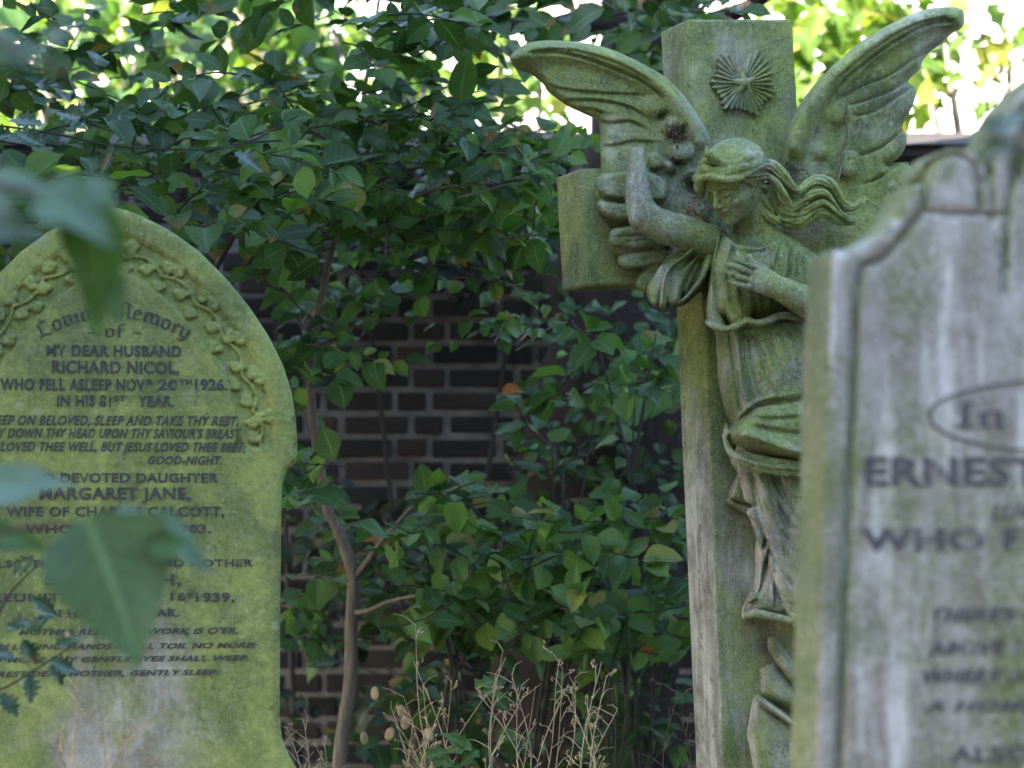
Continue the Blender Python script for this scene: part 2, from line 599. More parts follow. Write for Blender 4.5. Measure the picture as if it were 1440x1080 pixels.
def leaf(name, stops, rough=.5, trans=.40, tcol=(1.5, 1.6, .55), spec=.22, vein=True, spot=None):
    """two sided leaf: gloss above, light passing through; every leaf its own tone"""
    t = NT(name)
    g = t.node('ShaderNodeNewGeometry')
    col = t.ramp(g.outputs['Random Per Island'], stops)
    mott = t.noise(45, 4, .6)
    col = t.mix(.35, col, t.ramp(mott, [(.3, .35), (.7, .9)]), 'MULTIPLY')
    if vein:
        a = t.node('ShaderNodeAttribute', attribute_name='blade')
        q = t.node('ShaderNodeSeparateXYZ'); t.lk(a.outputs['Vector'], q.inputs[0])
        au = t.math('ABSOLUTE', q.outputs[0])
        rib = t.ramp(au, [(.03, 1), (.09, 0)])
        sv = t.math('FRACT', t.math('SUBTRACT', t.math('MULTIPLY', q.outputs[1], 7.0), t.math('MULTIPLY', au, 1.6)))
        sv = t.math('MULTIPLY', t.ramp(sv, [(.0, .8), (.09, 0)]), t.ramp(au, [(.75, 1), (.95, 0)]))
        col = t.mix(t.math('MULTIPLY', t.math('MAXIMUM', rib, sv), .42), col, tuple(min(1, x * 2.3 + .02) for x in stops[min(1, len(stops) - 1)][1]))
        # some blades are nibbled brown or yellowing from the tip
        old = t.math('MULTIPLY', t.ramp(q.outputs[2], [(.93, 0), (.95, 1)], 'LINEAR'), t.ramp(t.math('ADD', q.outputs[1], t.math('MULTIPLY', mott, .7)), [(.95, 0), (1.0, 1)]))
        col = t.mix(t.math('MULTIPLY', old, .75), col, (.16, .10, .03))
    if spot: col = t.mix(t.math('MULTIPLY', t.ramp(t.noise(60, 3, .6), [(.66, 0), (.72, 1)]), .8), col, spot)
    t.set(Base_Color=col, Roughness=rough)
    t.b.inputs['Specular IOR Level'].default_value = spec
    t.lk(t.bump(t.noise(70, 3, .5), .25, .004), t.b.inputs['Normal'])
    tr = t.node('ShaderNodeBsdfTranslucent')
    t.lk(t.mix(1.0, col, tcol, 'MULTIPLY'), tr.inputs['Color'])
    mx = t.node('ShaderNodeMixShader')
    mx.inputs[0].default_value = trans
    t.lk(t.b.outputs[0], mx.inputs[1]); t.lk(tr.outputs[0], mx.inputs[2])
    t.lk(mx.outputs[0], t.out.inputs['Surface'])
    return t.m


M['leaf_mid'] = leaf('shrub_leaf', [(0, (.022, .052, .017)), (.35, (.042, .100, .030)), (.75, (.072, .148, .042)), (.93, (.10, .185, .046)), (.97, (.13, .19, .055)), (1, (.22, .20, .055))])
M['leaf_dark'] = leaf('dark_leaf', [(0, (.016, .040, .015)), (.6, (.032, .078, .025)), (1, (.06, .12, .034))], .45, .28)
M['leaf_wall_shade'] = leaf('wall_shade_leaf', [(0, (.006, .012, .006)), (.8, (.012, .026, .010)), (1, (.03, .06, .022))], .5, .1)  # near black: deep shade put into the leaf colour
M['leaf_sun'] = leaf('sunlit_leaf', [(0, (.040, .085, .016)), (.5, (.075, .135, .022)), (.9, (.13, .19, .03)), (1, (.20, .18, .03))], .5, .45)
M['leaf_pale'] = leaf('undergrowth_leaf', [(0, (.035, .080, .03)), (.6, (.06, .12, .04)), (1, (.10, .17, .06))], .5, .3)
M['leaf_near'] = leaf('near_leaf', [(0, (.055, .118, .068)), (1, (.08, .15, .082))], .42, .25, spec=.5)
M['leaf_near_green'] = leaf('near_green_leaf', [(0, (.035, .085, .025)), (1, (.055, .12, .035))], .45, .3)
M['holly'] = leaf('holly_leaf', [(0, (.022, .055, .035)), (1, (.04, .085, .05))], .22, .06, spec=.6)
M['dead_leaf'] = leaf('withered_leaf', [(0, (.20, .085, .03)), (1, (.32, .15, .05))], .7, .3, (1.2, .9, .5), .2)


def bark(name, a, b, scale, stretch=.15, bump=.8):
    t = NT(name)
    n = t.noise(1, 8, .7, t.mapped((scale, scale, scale * stretch)), dist=.5)
    t.set(Base_Color=t.mix(t.ramp(n, [(.3, 0), (.7, 1)]), a, b), Roughness=.95)
    t.b.inputs['Specular IOR Level'].default_value = .2
    t.lk(t.bump(n, bump, .012), t.b.inputs['Normal'])
    return t.m


M['bark_dark'] = bark('dark_bark', (.008, .0065, .006), (.026, .020, .017), 26)
M['bark_grey'] = bark('sapling_bark', (.060, .051, .043), (.185, .160, .135), 95, .12, .5)
M['twig'] = plain('brown_twig', (.075, .05, .035), .85, .4, 60)
M['twig_dark'] = plain('dark_twig', (.016, .015, .014), .85, .4, 60)
M['dry'] = plain('dry_stalk', (.34, .265, .165), .85, .35, 30)
M['pod'] = plain('seed_pod', (.22, .165, .10), .8, .4, 60)


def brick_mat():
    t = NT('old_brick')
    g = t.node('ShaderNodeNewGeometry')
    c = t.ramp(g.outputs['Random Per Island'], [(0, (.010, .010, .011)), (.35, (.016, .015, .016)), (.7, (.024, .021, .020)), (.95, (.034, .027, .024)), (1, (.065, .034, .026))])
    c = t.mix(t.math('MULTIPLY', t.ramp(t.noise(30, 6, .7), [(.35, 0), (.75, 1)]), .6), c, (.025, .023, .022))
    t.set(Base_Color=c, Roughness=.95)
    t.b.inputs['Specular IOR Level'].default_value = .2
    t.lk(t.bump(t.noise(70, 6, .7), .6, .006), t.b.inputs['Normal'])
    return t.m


M['brick'] = brick_mat()
M['mortar'] = plain('mortar', (.105, .100, .098), .95, .5, 12, .5)
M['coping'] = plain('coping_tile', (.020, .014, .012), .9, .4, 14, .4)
M['soil'] = plain('soil', (.035, .028, .02), .95, .5, 6, .6)
M['render_white'] = plain('white_render', (.70, .68, .64), .9, .05, 3)
M['roof'] = plain('roof_tile', (.20, .13, .10), .85, .3, 10)
M['frame_white'] = plain('painted_frame', (.78, .77, .74), .5, .04, 10)
t = NT('window_glass'); t.set(Base_Color=(.03, .035, .04), Roughness=.08); M['glass'] = t.m


def pale_brick():
    t = NT('pale_house_brick')
    b = t.node('ShaderNodeTexBrick')
    b.inputs['Color1'].default_value = (.55, .40, .33, 1); b.inputs['Color2'].default_value = (.62, .47, .39, 1)
    b.inputs['Mortar'].default_value = (.66, .60, .54, 1)
    b.inputs['Scale'].default_value = 1.0
    b.inputs['Brick Width'].default_value = .225; b.inputs['Row Height'].default_value = .075; b.inputs['Mortar Size'].default_value = .010
    m = t.node('ShaderNodeMapping'); m.inputs['Rotation'].default_value = (radians(90), 0, 0)
    t.lk(t.co('Object'), m.inputs['Vector']); t.lk(m.outputs[0], b.inputs['Vector'])
    t.set(Base_Color=b.outputs['Color'], Roughness=.9)
    return t.m


M['pale_brick'] = pale_brick()
# ---------------------------------------------------------------- the leaning cross with its angel
YAW = radians(18)
OM = at(1040, 330, 5.0)
EX = Vector((cos(YAW), sin(YAW), 0)); EY = Vector((-sin(YAW), cos(YAW), 0))
PX = 5.0 / FPX


def L(px, py, yl=0.0):
    """traced point -> the monument's own frame, on the plane yl behind (+) or before (-) the cross face"""
    d = ray(px, py)
    t = (yl + (OM - CAMP).dot(EY)) / d.dot(EY)
    p = CAMP + d * t - OM
    return (p.dot(EX), yl, p.z)


def LL(pts, yl, n=0, closed=False):
    if n: pts = spl(pts, n, closed)
    return [L(p[0], p[1], yl if len(p) < 3 else p[2]) for p in pts]


def LP(pts, yl, n=4):
    q = spl(pts, n, True) if n else pts
    return [L(p[0], p[1], yl) for p in q]


def slant(px, py):
    d = ray(px, py)
    return (d.dot(EX) / d.dot(EY), d.z / d.dot(EY))


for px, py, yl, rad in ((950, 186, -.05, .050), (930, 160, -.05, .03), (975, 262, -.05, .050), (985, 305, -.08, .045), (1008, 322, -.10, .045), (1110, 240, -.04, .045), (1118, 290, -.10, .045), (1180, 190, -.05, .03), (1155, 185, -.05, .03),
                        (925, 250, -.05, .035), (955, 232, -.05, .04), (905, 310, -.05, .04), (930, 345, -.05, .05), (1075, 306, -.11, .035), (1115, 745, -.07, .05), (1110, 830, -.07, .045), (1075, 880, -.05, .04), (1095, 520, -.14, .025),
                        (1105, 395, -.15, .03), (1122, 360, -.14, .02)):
    HOLLOWS.append((L(px, py, yl), rad))
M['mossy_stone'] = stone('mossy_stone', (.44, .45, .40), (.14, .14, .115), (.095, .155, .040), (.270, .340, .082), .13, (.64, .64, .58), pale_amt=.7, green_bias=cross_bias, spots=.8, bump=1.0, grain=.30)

monument = empty('angel_cross', OM, 'leaning mossy stone cross carrying a carved angel with raised wings and a broken arm', 'grave monument', rz=YAW)

# --- cross: one bevelled solid with a slight lean
def make_cross():
    a = [L(965, 27), L(1115, 25)]
    roll = radians(3.4)
    ux = np.array((cos(roll), sin(roll))); uz = np.array((-sin(roll), cos(roll)))
    top_l = np.array((a[0][0], a[0][2])); w = a[1][0] - a[0][0]
    tl = L(815, 237); bl = L(819, 403)
    def pt(u, v): return top_l + ux * u - uz * v      # u right, v down from the top left corner
    def uv(p):
        q = np.array((p[0], p[2])) - top_l
        return q @ ux, -(q @ uz)
    u0, v0 = uv(tl); _, v1 = uv(bl)
    H = 2.35
    dw = .018                                        # the shaft widens a little towards the foot
    out = [pt(0, 0), pt(w, 0), pt(w, v0), pt(w - u0, v0), pt(w - u0, v1), pt(w, v1), pt(w + dw, H), pt(-dw * 1.6, H), pt(0, v1), pt(u0, v1), pt(u0, v0), pt(0, v0)]
    bm = bmesh.new()
    T = .142
    f = [bm.verts.new((p[0], 0, p[1])) for p in out]
    b = [bm.verts.new((p[0], T, p[1])) for p in out]
    n = len(out)
    bm.faces.new(f); bm.faces.new(b[::-1])
    for i in range(n):
        j = (i + 1) % n
        bm.faces.new((f[j], f[i], b[i], b[j]))
    bmesh.ops.recalc_face_normals(bm, faces=bm.faces)
    bmesh.ops.triangulate(bm, faces=[q for q in bm.faces if len(q.verts) > 4])
    eds = [e for e in bm.edges if e.calc_face_angle(0) > .5]
    bmesh.ops.bevel(bm, geom=eds, offset=.006, segments=2, affect='EDGES', profile=.5)
    # chips and unevenness along the edges
    bmesh.ops.subdivide_edges(bm, edges=[e for e in bm.edges if e.calc_length() > .08], cuts=14, use_grid_fill=True)
    r = random.Random(3)
    for v in bm.verts:
        v.co += Vector((r.gauss(0, .0003), r.gauss(0, .0002), r.gauss(0, .0003)))
    bmesh.ops.recalc_face_normals(bm, faces=bm.faces)
    me = bpy.data.meshes.new('cross_shaft'); bm.to_mesh(me); bm.free()
    return me

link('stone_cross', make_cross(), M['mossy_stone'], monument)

# --- star of rays above the angel
def make_star():
    outl = [(1014, 76), (1030, 78), (1040, 92), (1047, 94), (1055, 78), (1067, 70), (1072, 82), (1082, 87), (1085, 103), (1082, 112), (1090, 128), (1089, 135),
            (1074, 142), (1064, 162), (1050, 155), (1038, 152), (1018, 152), (1016, 138), (1008, 126), (1001, 118), (1001, 110), (1010, 101), (1010, 88)]
    lo = L(985, 180, 0); hi = L(1105, 55, 0)
    v = Vol((lo[0], -.045, lo[2]), (hi[0], .012, hi[2]), .0016)
    P = np.array([(p[0], p[2]) for p in LP(outl, -.012, 0)])
    c = np.array((L(1046, 117, -.015)[0], L(1046, 117, -.015)[2]))
    sl, X, Y, Z = v.win(v.lo, v.lo + v.h * v.n)
    d2 = poly2(P, X[:, 0, :], Z[:, 0, :])
    dx, dz = X[:, 0, :] - c[0], Z[:, 0, :] - c[1]
    ang = np.arctan2(dz, dx); rr = np.hypot(dx, dz)
    h = .012 + .0032 * np.cos(ang * 34) * np.clip(rr / .03, 0, 1) + .003 * np.cos(ang * 5 - 1.5)
    tooth = .0028 * np.cos(ang * 34)
    d = np.maximum(np.maximum((-h[:, None, :] - Y) * .5, Y - .01), (d2 - tooth)[:, None, :])
    v.join(sl, d, 0)
    for k in range(5):                                # small five armed star in the middle
        a = radians(90 + 72 * k + 8)
        v.tube([(c[0], -.018, c[1]), (c[0] + .026 * cos(a), -.011, c[1] + .026 * sin(a))], [.008, .002], k=.001)
    return v.mesh('star_relief', 1)

link('star_relief', make_star(), M['mossy_stone'], monument)


# --- wings
def make_wing(outline, roll, feathers, steps, lumps, yb, name):
    cx = sum(p[0] for p in outline) / len(outline); cy = sum(p[1] for p in outline) / len(outline)
    loc = LP(outline, -.03, 4)
    q = np.array(loc); lo = q.min(0) - .06; hi = q.max(0) + .06
    v = Vol((lo[0], -.13, lo[2]), (hi[0], yb + .01, hi[2]), .0022, slant(cx, cy))
    pts = v.pr(loc)
    sl, Y, gx, gz, lay = v.plan(pts.min(0) - .012, pts.max(0) + .012, -.12, yb + .008)
    d2 = poly2(pts, gx, gz)
    dr, sr = _seg2(v.pr(LL(roll, -.06, 5)), gx, gz)
    t = np.clip(-d2 / .02, 0, 1)
    edge = np.sqrt(1 - (1 - t) ** 2)
    # thick rounded leading edge, a hollow behind it, thin blades outwards
    h = .026 + .040 * np.exp(-(dr / .026) ** 2) + .012 * np.exp(-((dr - .06) / .05) ** 2)
    h = h * edge - .004 * (1 - edge)
    d = np.maximum(np.maximum((lay(-h) - Y) * .6, Y - yb), lay(d2))
    v.join(sl, d, 0)
    for (ln, dep, wid) in feathers: v.carve(LL(ln, -.05, 5), dep, wid, (-.13, 0))
    for (ln, dep, wid) in steps: v.step(LL(ln, -.05, 5), dep, wid, (-.13, .0))
    for (a, b, r, y) in lumps:
        for t in (0, .5, 1):
            v.ell(L(a[0] + (b[0] - a[0]) * t, a[1] + (b[1] - a[1]) * t, y + .015), (r * PX * .95, .016, r * PX * .82), k=.008)
    v.rough(.0016, 90, 5)
    return v.mesh(name, 2)

left_outline = [(717, 83), (721, 73), (738, 61), (765, 56), (800, 57), (840, 63), (870, 73), (900, 87), (930, 104), (955, 126), (975, 150), (992, 176), (1002, 200), (1003, 225),
                (1000, 300), (975, 330), (900, 330), (858, 300), (846, 262), (845, 235), (844, 200), (843, 180), (839, 169), (828, 163), (805, 153), (787, 142), (769, 127), (763, 118), (746, 104), (726, 96)]
left_roll = [(733, 75), (765, 68), (800, 69), (838, 75), (870, 86), (900, 101), (928, 120), (950, 142), (968, 166), (984, 195)]
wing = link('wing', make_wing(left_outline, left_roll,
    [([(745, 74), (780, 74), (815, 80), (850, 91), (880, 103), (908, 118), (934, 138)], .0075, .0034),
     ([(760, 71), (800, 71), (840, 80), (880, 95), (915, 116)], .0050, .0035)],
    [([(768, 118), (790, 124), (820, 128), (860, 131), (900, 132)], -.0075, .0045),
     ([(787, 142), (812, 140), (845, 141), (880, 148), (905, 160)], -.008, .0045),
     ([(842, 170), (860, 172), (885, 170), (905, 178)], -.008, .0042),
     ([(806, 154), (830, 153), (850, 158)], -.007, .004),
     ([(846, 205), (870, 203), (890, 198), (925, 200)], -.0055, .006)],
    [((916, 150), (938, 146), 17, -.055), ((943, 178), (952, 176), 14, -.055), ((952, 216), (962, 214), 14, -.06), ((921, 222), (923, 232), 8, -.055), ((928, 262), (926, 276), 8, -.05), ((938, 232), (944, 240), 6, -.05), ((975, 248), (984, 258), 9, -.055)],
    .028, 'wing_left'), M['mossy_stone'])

right_outline = [(1353, 12), (1355, 36), (1340, 46), (1325, 60), (1307, 73), (1297, 86), (1294, 96), (1276, 115), (1286, 122), (1288, 136), (1281, 154), (1269, 178), (1275, 190), (1273, 208), (1262, 224),
                 (1246, 233), (1268, 230), (1285, 240), (1290, 262), (1270, 290), (1240, 330), (1190, 365), (1120, 360), (1098, 300), (1098, 240), (1101, 208), (1107, 180), (1122, 150), (1138, 127), (1159, 103),
                 (1190, 75), (1214, 55), (1245, 37), (1275, 22), (1300, 13), (1320, 9)]
right_roll = [(1340, 24), (1310, 24), (1280, 35), (1250, 50), (1220, 68), (1195, 88), (1165, 118), (1145, 145), (1129, 172), (1118, 205)]
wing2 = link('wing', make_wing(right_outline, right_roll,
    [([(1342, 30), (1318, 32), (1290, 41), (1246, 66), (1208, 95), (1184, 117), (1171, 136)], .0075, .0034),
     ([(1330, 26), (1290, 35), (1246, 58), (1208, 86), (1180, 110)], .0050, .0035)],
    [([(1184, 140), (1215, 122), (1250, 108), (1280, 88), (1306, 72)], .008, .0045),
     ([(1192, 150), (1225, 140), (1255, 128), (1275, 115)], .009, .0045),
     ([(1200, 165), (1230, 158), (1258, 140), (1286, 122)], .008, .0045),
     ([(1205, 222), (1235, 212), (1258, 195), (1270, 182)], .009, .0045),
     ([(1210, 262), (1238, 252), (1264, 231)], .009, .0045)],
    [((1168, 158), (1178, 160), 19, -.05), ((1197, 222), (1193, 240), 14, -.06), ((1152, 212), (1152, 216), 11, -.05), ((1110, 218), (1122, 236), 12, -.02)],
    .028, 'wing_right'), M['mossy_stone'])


# --- rounded feathers and wing coverts low on the left
def make_coverts():
    lo = L(825, 440, 0); hi = L(1000, 228, 0)
    v = Vol((lo[0] - .03, -.13, lo[2]), (hi[0], .04, hi[2]), .0026, slant(900, 320))
    def feather(poly, y, H):
        v.inflate(LP(poly, y, 4), y + .002, H * .92, .011, k=.0006, yback=.012, soft=.04, p=2.4)
    feather([(838, 258), (843, 246), (856, 242), (900, 240), (935, 250), (935, 282), (900, 283), (862, 281), (842, 273)], -.02, .055)
    feather([(839, 288), (846, 280), (870, 284), (920, 288), (925, 312), (892, 313), (866, 310), (846, 301)], -.025, .05)
    feather([(836, 270), (843, 268), (858, 276), (900, 280), (900, 296), (862, 296), (842, 284)], -.01, .045)
    feather([(856, 335), (860, 322), (876, 318), (930, 312), (945, 345), (905, 352), (872, 350), (858, 346)], -.025, .06)
    feather([(858, 346), (866, 344), (910, 346), (912, 360), (872, 360), (862, 356)], -.02, .045)
    feather([(868, 368), (872, 358), (900, 350), (945, 345), (940, 372), (912, 376), (890, 380), (874, 377)], -.022, .055)
    feather([(893, 396), (898, 386), (915, 372), (950, 352), (975, 372), (945, 412), (915, 412), (902, 410), (894, 403)], -.02, .05)
    for ln in ([(868, 334), (900, 332), (935, 330)], [(880, 340), (910, 338)], [(905, 392), (925, 378), (945, 366)]):
        v.carve(LL(ln, -.06, 4), .003, .003)
    v.rough(.0014, 90, 8)
    return v.mesh('covert_feathers', 2)

covert = link('feather_tips', make_coverts(), M['mossy_stone'])


# --- the angel's body: head, neck, arms and hand in one surface
H_ = .139
def head_axes():
    yw, pt = radians(65), radians(30)
    f = Vector((-sin(yw) * cos(pt), -cos(yw) * cos(pt), -sin(pt)))
    r = f.cross(Vector((0, 0, 1))).normalized()
    r2 = (r + Vector((0, 0, .02))).normalized()      # a slight tilt of the head
    u = r2.cross(f).normalized()
    return f, u, r2
HF, HU, HR = head_axes()
HC = Vector(L(1034, 256, -.165))


def hp(r, f, u):
    """r: towards the angel's right ear, f: forward, u: up, in head heights"""
    return HC + (HR * r + HF * f + HU * u) * H_


HA = [tuple(HR), tuple(HF), tuple(HU)]


def make_body():
    lo = L(872, 475, 0); hi = L(1165, 190, 0)
    v = Vol((lo[0] - .09, -.30, lo[2]), (hi[0] + .03, .03, hi[2]), .0021)
    h = H_
    E = lambda c, r, k=.02, sub=False: v.ell(hp(*c), [x * h for x in r], HA, k * h, sub)
    # skull and face
    E((0, -.06, .13), (.36, .44, .37), 0)
    E((0, .10, -.10), (.29, .34, .37), .10)
    E((0, .19, -.30), (.20, .235, .19), .08)          # jaw
    E((0, .355, -.405), (.085, .085, .075), .06)      # chin
    E((0, .31, .17), (.25, .15, .16), .08)            # forehead
    for sx in (-1, 1):
        E((sx * .20, .24, -.13), (.11, .14, .12), .07)   # cheekbone
        E((sx * .125, .455, .012), (.090, .085, .060), .03, True)  # socket
        E((sx * .13, .345, -.002), (.075, .078, .058), .006)   # lidded eye
        a = [hp(sx * x, f, u) for x, f, u in ((.05, .44, .075), (.11, .44, .10), (.18, .39, .092), (.24, .31, .05))]
        v.tube(a, [.02 * h, .022 * h, .018 * h, .012 * h], k=.02 * h)       # brow
        a = [hp(sx * x, f, u) for x, f, u in ((.07, .405, -.012), (.125, .425, -.034), (.19, .385, -.020))]
        v.tube(a, [.012 * h, .017 * h, .010 * h], k=.004 * h)             # closed lid
    v.tube([hp(0, .43, .07), hp(0, .47, -.03), hp(0, .512, -.125)], [.035 * h, .034 * h, .042 * h], k=.035 * h)
    for sx in (-1, 1): E((sx * .045, .475, -.145), (.034, .045, .028), .02)
    E((0, .425, -.235), (.095, .055, .028), .02)
    E((0, .42, -.285), (.075, .055, .03), .015)
    v.tube([hp(-.10, .40, -.258), hp(0, .48, -.260), hp(.10, .40, -.258)], .0075 * h, k=.004, sub=True)
    v.tube([hp(-.05, .46, -.325), hp(.05, .46, -.325)], .016 * h, k=.012, sub=True)
    # ear side of the jaw, neck
    v.tube([hp(0, -.10, -.12), Vector(L(1062, 322, -.11)), Vector(L(1062, 352, -.10))], [.040, .036, .05], k=.014)
    v.tube([L(1030, 348, -.11), L(1062, 345, -.11), L(1100, 352, -.10)], [.022, .034, .03], k=.03)
    # raised arm, broken off above the wrist
    v.tube(spl([L(896, 220, -.10), L(896, 250, -.115), L(898, 280, -.125), L(906, 305, -.135)], 6), [.0140, .0205, .026, .029], k=.006)
    v.tube(spl([L(906, 305, -.135), L(935, 319, -.135), L(965, 328, -.125), L(995, 340, -.105)], 6), [.026, .032, .033, .032], k=.01)
    v.ell(L(897, 214, -.098), (.013, .012, .010), k=.003)
    # the arm folded across the breast
    v.tube([L(1168, 436, -0.174), L(1132, 424, -0.206), L(1098, 406, -0.219), L(1086, 400, -0.221)], [.034, .030, .0225, .018], k=.008)
    # hand: palm, four fingers, thumb
    v.ell(L(1072, 393, -0.217), (.024, .012, .024), k=.012)
    v.tube([L(1084, 400, -0.220), L(1066, 388, -0.222)], [.017, .017], k=.01, flat=.7)
    v.tube([L(1084, 402, -0.220), L(1060, 397, -0.222)], [.016, .014], k=.01, flat=.7)
    for pts, r in (([(1066, 379), (1054, 373), (1042, 368), (1032, 365)], .0054),
                   ([(1060, 386), (1046, 380), (1033, 375), (1021, 371)], .0056),
                   ([(1056, 395), (1044, 391), (1031, 386), (1019, 381)], .0056),
                   ([(1056, 404), (1045, 402), (1034, 399), (1024, 395)], .0052)):
        dep = (-0.222, -0.231, -0.226, -0.214)
        v.tube([L(p[0], p[1], d) for p, d in zip(pts, dep)], [r * 1.12, r * 1.02, r * .96, r * .70], k=.0008)
    v.tube([L(1070, 380, -0.220), L(1060, 371, -0.222), L(1053, 364, -0.218), L(1054, 360, -0.214)], [.009, .0075, .0065, .005], k=.003)
    v.rough(.0007, 120, 2)
    return v.mesh('angel_body', 2)

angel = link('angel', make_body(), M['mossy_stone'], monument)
for o in (wing, wing2, covert):
    o.parent = angel


# --- hair: cap, band and locks blown to the right
def make_hair():
    lo = L(975, 345, 0); hi = L(1240, 185, 0)
    v = Vol((lo[0] - .11, -.30, lo[2]), (hi[0] + .01, .02, hi[2]), .0019, slant(1100, 260))
    h = H_
    v.ell(hp(0, -.03, .17), (.43 * h, .53 * h, .41 * h), HA, 0)
    v.ell(hp(0, .52, -.20), (.75 * h, .50 * h, .46 * h), HA, .006, True)        # frees the face
    v.ell(hp(0, .15, -.50), (.5 * h, .5 * h, .42 * h), HA, .006, True)
    strands = []
    def lock(pts, r, k=.004, flat=1.0):
        q = spl([L(*p) for p in pts], 6)
        v.tube(q, r, k, flat=flat)
        rr = np.interp(np.linspace(0, 1, len(q)), np.linspace(0, 1, len(r)), r)
        for o in (-.55, 0, .55):
            g = q.copy(); g[:, 2] += rr * o + .0012 * np.sin(np.arange(len(q)) * .5 + o * 9)
            strands.append(g)
    # wavy fringe round the forehead
    def fringe(off, r, ph, amp=.035):
        q = []
        base = [(.38, .05, .08), (.36, .20, .12), (.29, .36, .19), (.18, .47, .235), (.05, .515, .25), (-.08, .51, .24), (-.20, .455, .20), (-.30, .34, .15), (-.37, .20, .11), (-.42, .03, .08), (-.43, -.14, .08), (-.40, -.30, .10)]
        for i, (a, b, c) in enumerate(base):
            w = amp * sin(i * 1.55 + ph)
            q.append(tuple(hp(a * (1 - off * .12), b * (1 - off * .28), c + w + .045 + off * .15)))
        v.tube(spl(q, 5), [r * h * .8, r * h, r * h, r * h * 1.1, r * h * 1.15, r * h], .003)
    fringe(0, .050, 0.4, .022)
    fringe(.55, .055, 1.6, .030)
    fringe(1.15, .050, .2, .030)
    # curls at the far temple
    for c, r in (((986, 252, -.18), .012), ((983, 263, -.165), .011), ((989, 243, -.185), .011), ((981, 251, -.15), .010), ((985, 273, -.15), .009)):
        v.ell(L(*c), (r, r, r * 1.15), k=.003)
    # long locks
    lock([(1040, 244, -.225), (1056, 246, -.22), (1070, 238, -.205), (1084, 236, -.185), (1096, 246, -.175), (1105, 258, -.165), (1114, 268, -.155), (1126, 270, -.15), (1138, 260, -.145), (1150, 256, -.135), (1164, 260, -.12), (1172, 270, -.11), (1180, 284, -.10), (1192, 294, -.095), (1206, 290, -.09), (1216, 280, -.085), (1228, 287, -.08)],
         [.006, .010, .014, .016, .016, .015, .013, .012, .013, .015, .015, .014, .013, .012, .010, .007, .004])
    lock([(1048, 254, -.215), (1066, 250, -.205), (1082, 248, -.19), (1094, 262, -.185), (1100, 276, -.18), (1112, 290, -.172)], [.006, .010, .014, .014, .012, .005])
    lock([(1060, 262, -.19), (1076, 262, -.175), (1088, 274, -.165), (1094, 290, -.16), (1090, 302, -.155)], [.010, .014, .014, .012, .006])
    lock([(1062, 268, -.175), (1070, 284, -.165), (1078, 298, -.16), (1092, 308, -.155), (1104, 310, -.15)], [.012, .015, .014, .011, .006])
    lock([(1080, 272, -.16), (1096, 300, -.14), (1118, 306, -.13), (1140, 292, -.135), (1156, 284, -.13), (1170, 292, -.12), (1182, 305, -.11), (1198, 310, -.10), (1208, 302, -.09)],
         [.018, .020, .018, .016, .016, .015, .013, .009, .004])
    lock([(1098, 306, -.13), (1122, 312, -.125), (1144, 300, -.125), (1160, 298, -.12), (1174, 308, -.11), (1190, 314, -.10)], [.014, .013, .012, .012, .010, .005])
    lock([(1116, 290, -.14), (1136, 276, -.145), (1152, 270, -.14), (1164, 276, -.13), (1174, 290, -.12), (1186, 302, -.11)], [.012, .014, .014, .013, .011, .006])
    lock([(1108, 268, -.145), (1122, 282, -.14), (1136, 282, -.14)], [.01, .012, .008])
    v.tube([L(1080, 270, -.10), L(1110, 296, -.08), L(1150, 290, -.06)], [.03, .028, .02], k=.01)
    for g in strands: v.carve(g, .0030, .0020)
    # strand grooves
    y = -.18
    for ln in ([(1060, 245), (1078, 240), (1092, 250), (1106, 266), (1124, 274), (1140, 264), (1156, 262)], [(1070, 256), (1084, 258), (1094, 272), (1104, 286)],
               [(1064, 274), (1074, 290), (1090, 304)], [(1122, 296), (1140, 284), (1156, 278), (1170, 286), (1182, 300)], [(1112, 300), (1136, 296), (1158, 290), (1172, 300), (1190, 310)],
               [(1150, 262), (1166, 268), (1176, 284), (1190, 298), (1206, 296), (1216, 286)], [(1070, 268), (1082, 278), (1088, 294)], [(1100, 304), (1124, 306), (1146, 294)]):
        v.carve(LL(ln, -.15, 5), .0042, .0032)
    for ln in () and ([(1004, 232), (1022, 231), (1038, 226), (1048, 230), (1064, 238), (1076, 234)], [(992, 248), (1006, 252), (1024, 253), (1040, 250), (1056, 255), (1070, 256)],
               [(1000, 241), (1018, 244), (1034, 241), (1048, 243), (1062, 249)], [(1006, 214), (1030, 208), (1052, 212), (1068, 224)], [(1012, 224), (1034, 216), (1056, 221)]):
        v.carve(LL(ln, -.22, 5), .003, .003)
    # broken flame of the headdress
    v.tube([L(1003, 224, -.215), L(996, 217, -.225), L(993, 208, -.225)], [.011, .007, .003], k=.002)
    v.tube([L(996, 216, -.225), L(1001, 213, -.228)], [.005, .003], k=.001)
    v.tube([L(994, 214, -.225), L(990, 219, -.22)], [.005, .003], k=.001)
    v.rough(.0009, 120, 3)
    return v.mesh('angel_hair', 2)

hair = link('hair', make_hair(), M['mossy_stone'], angel)


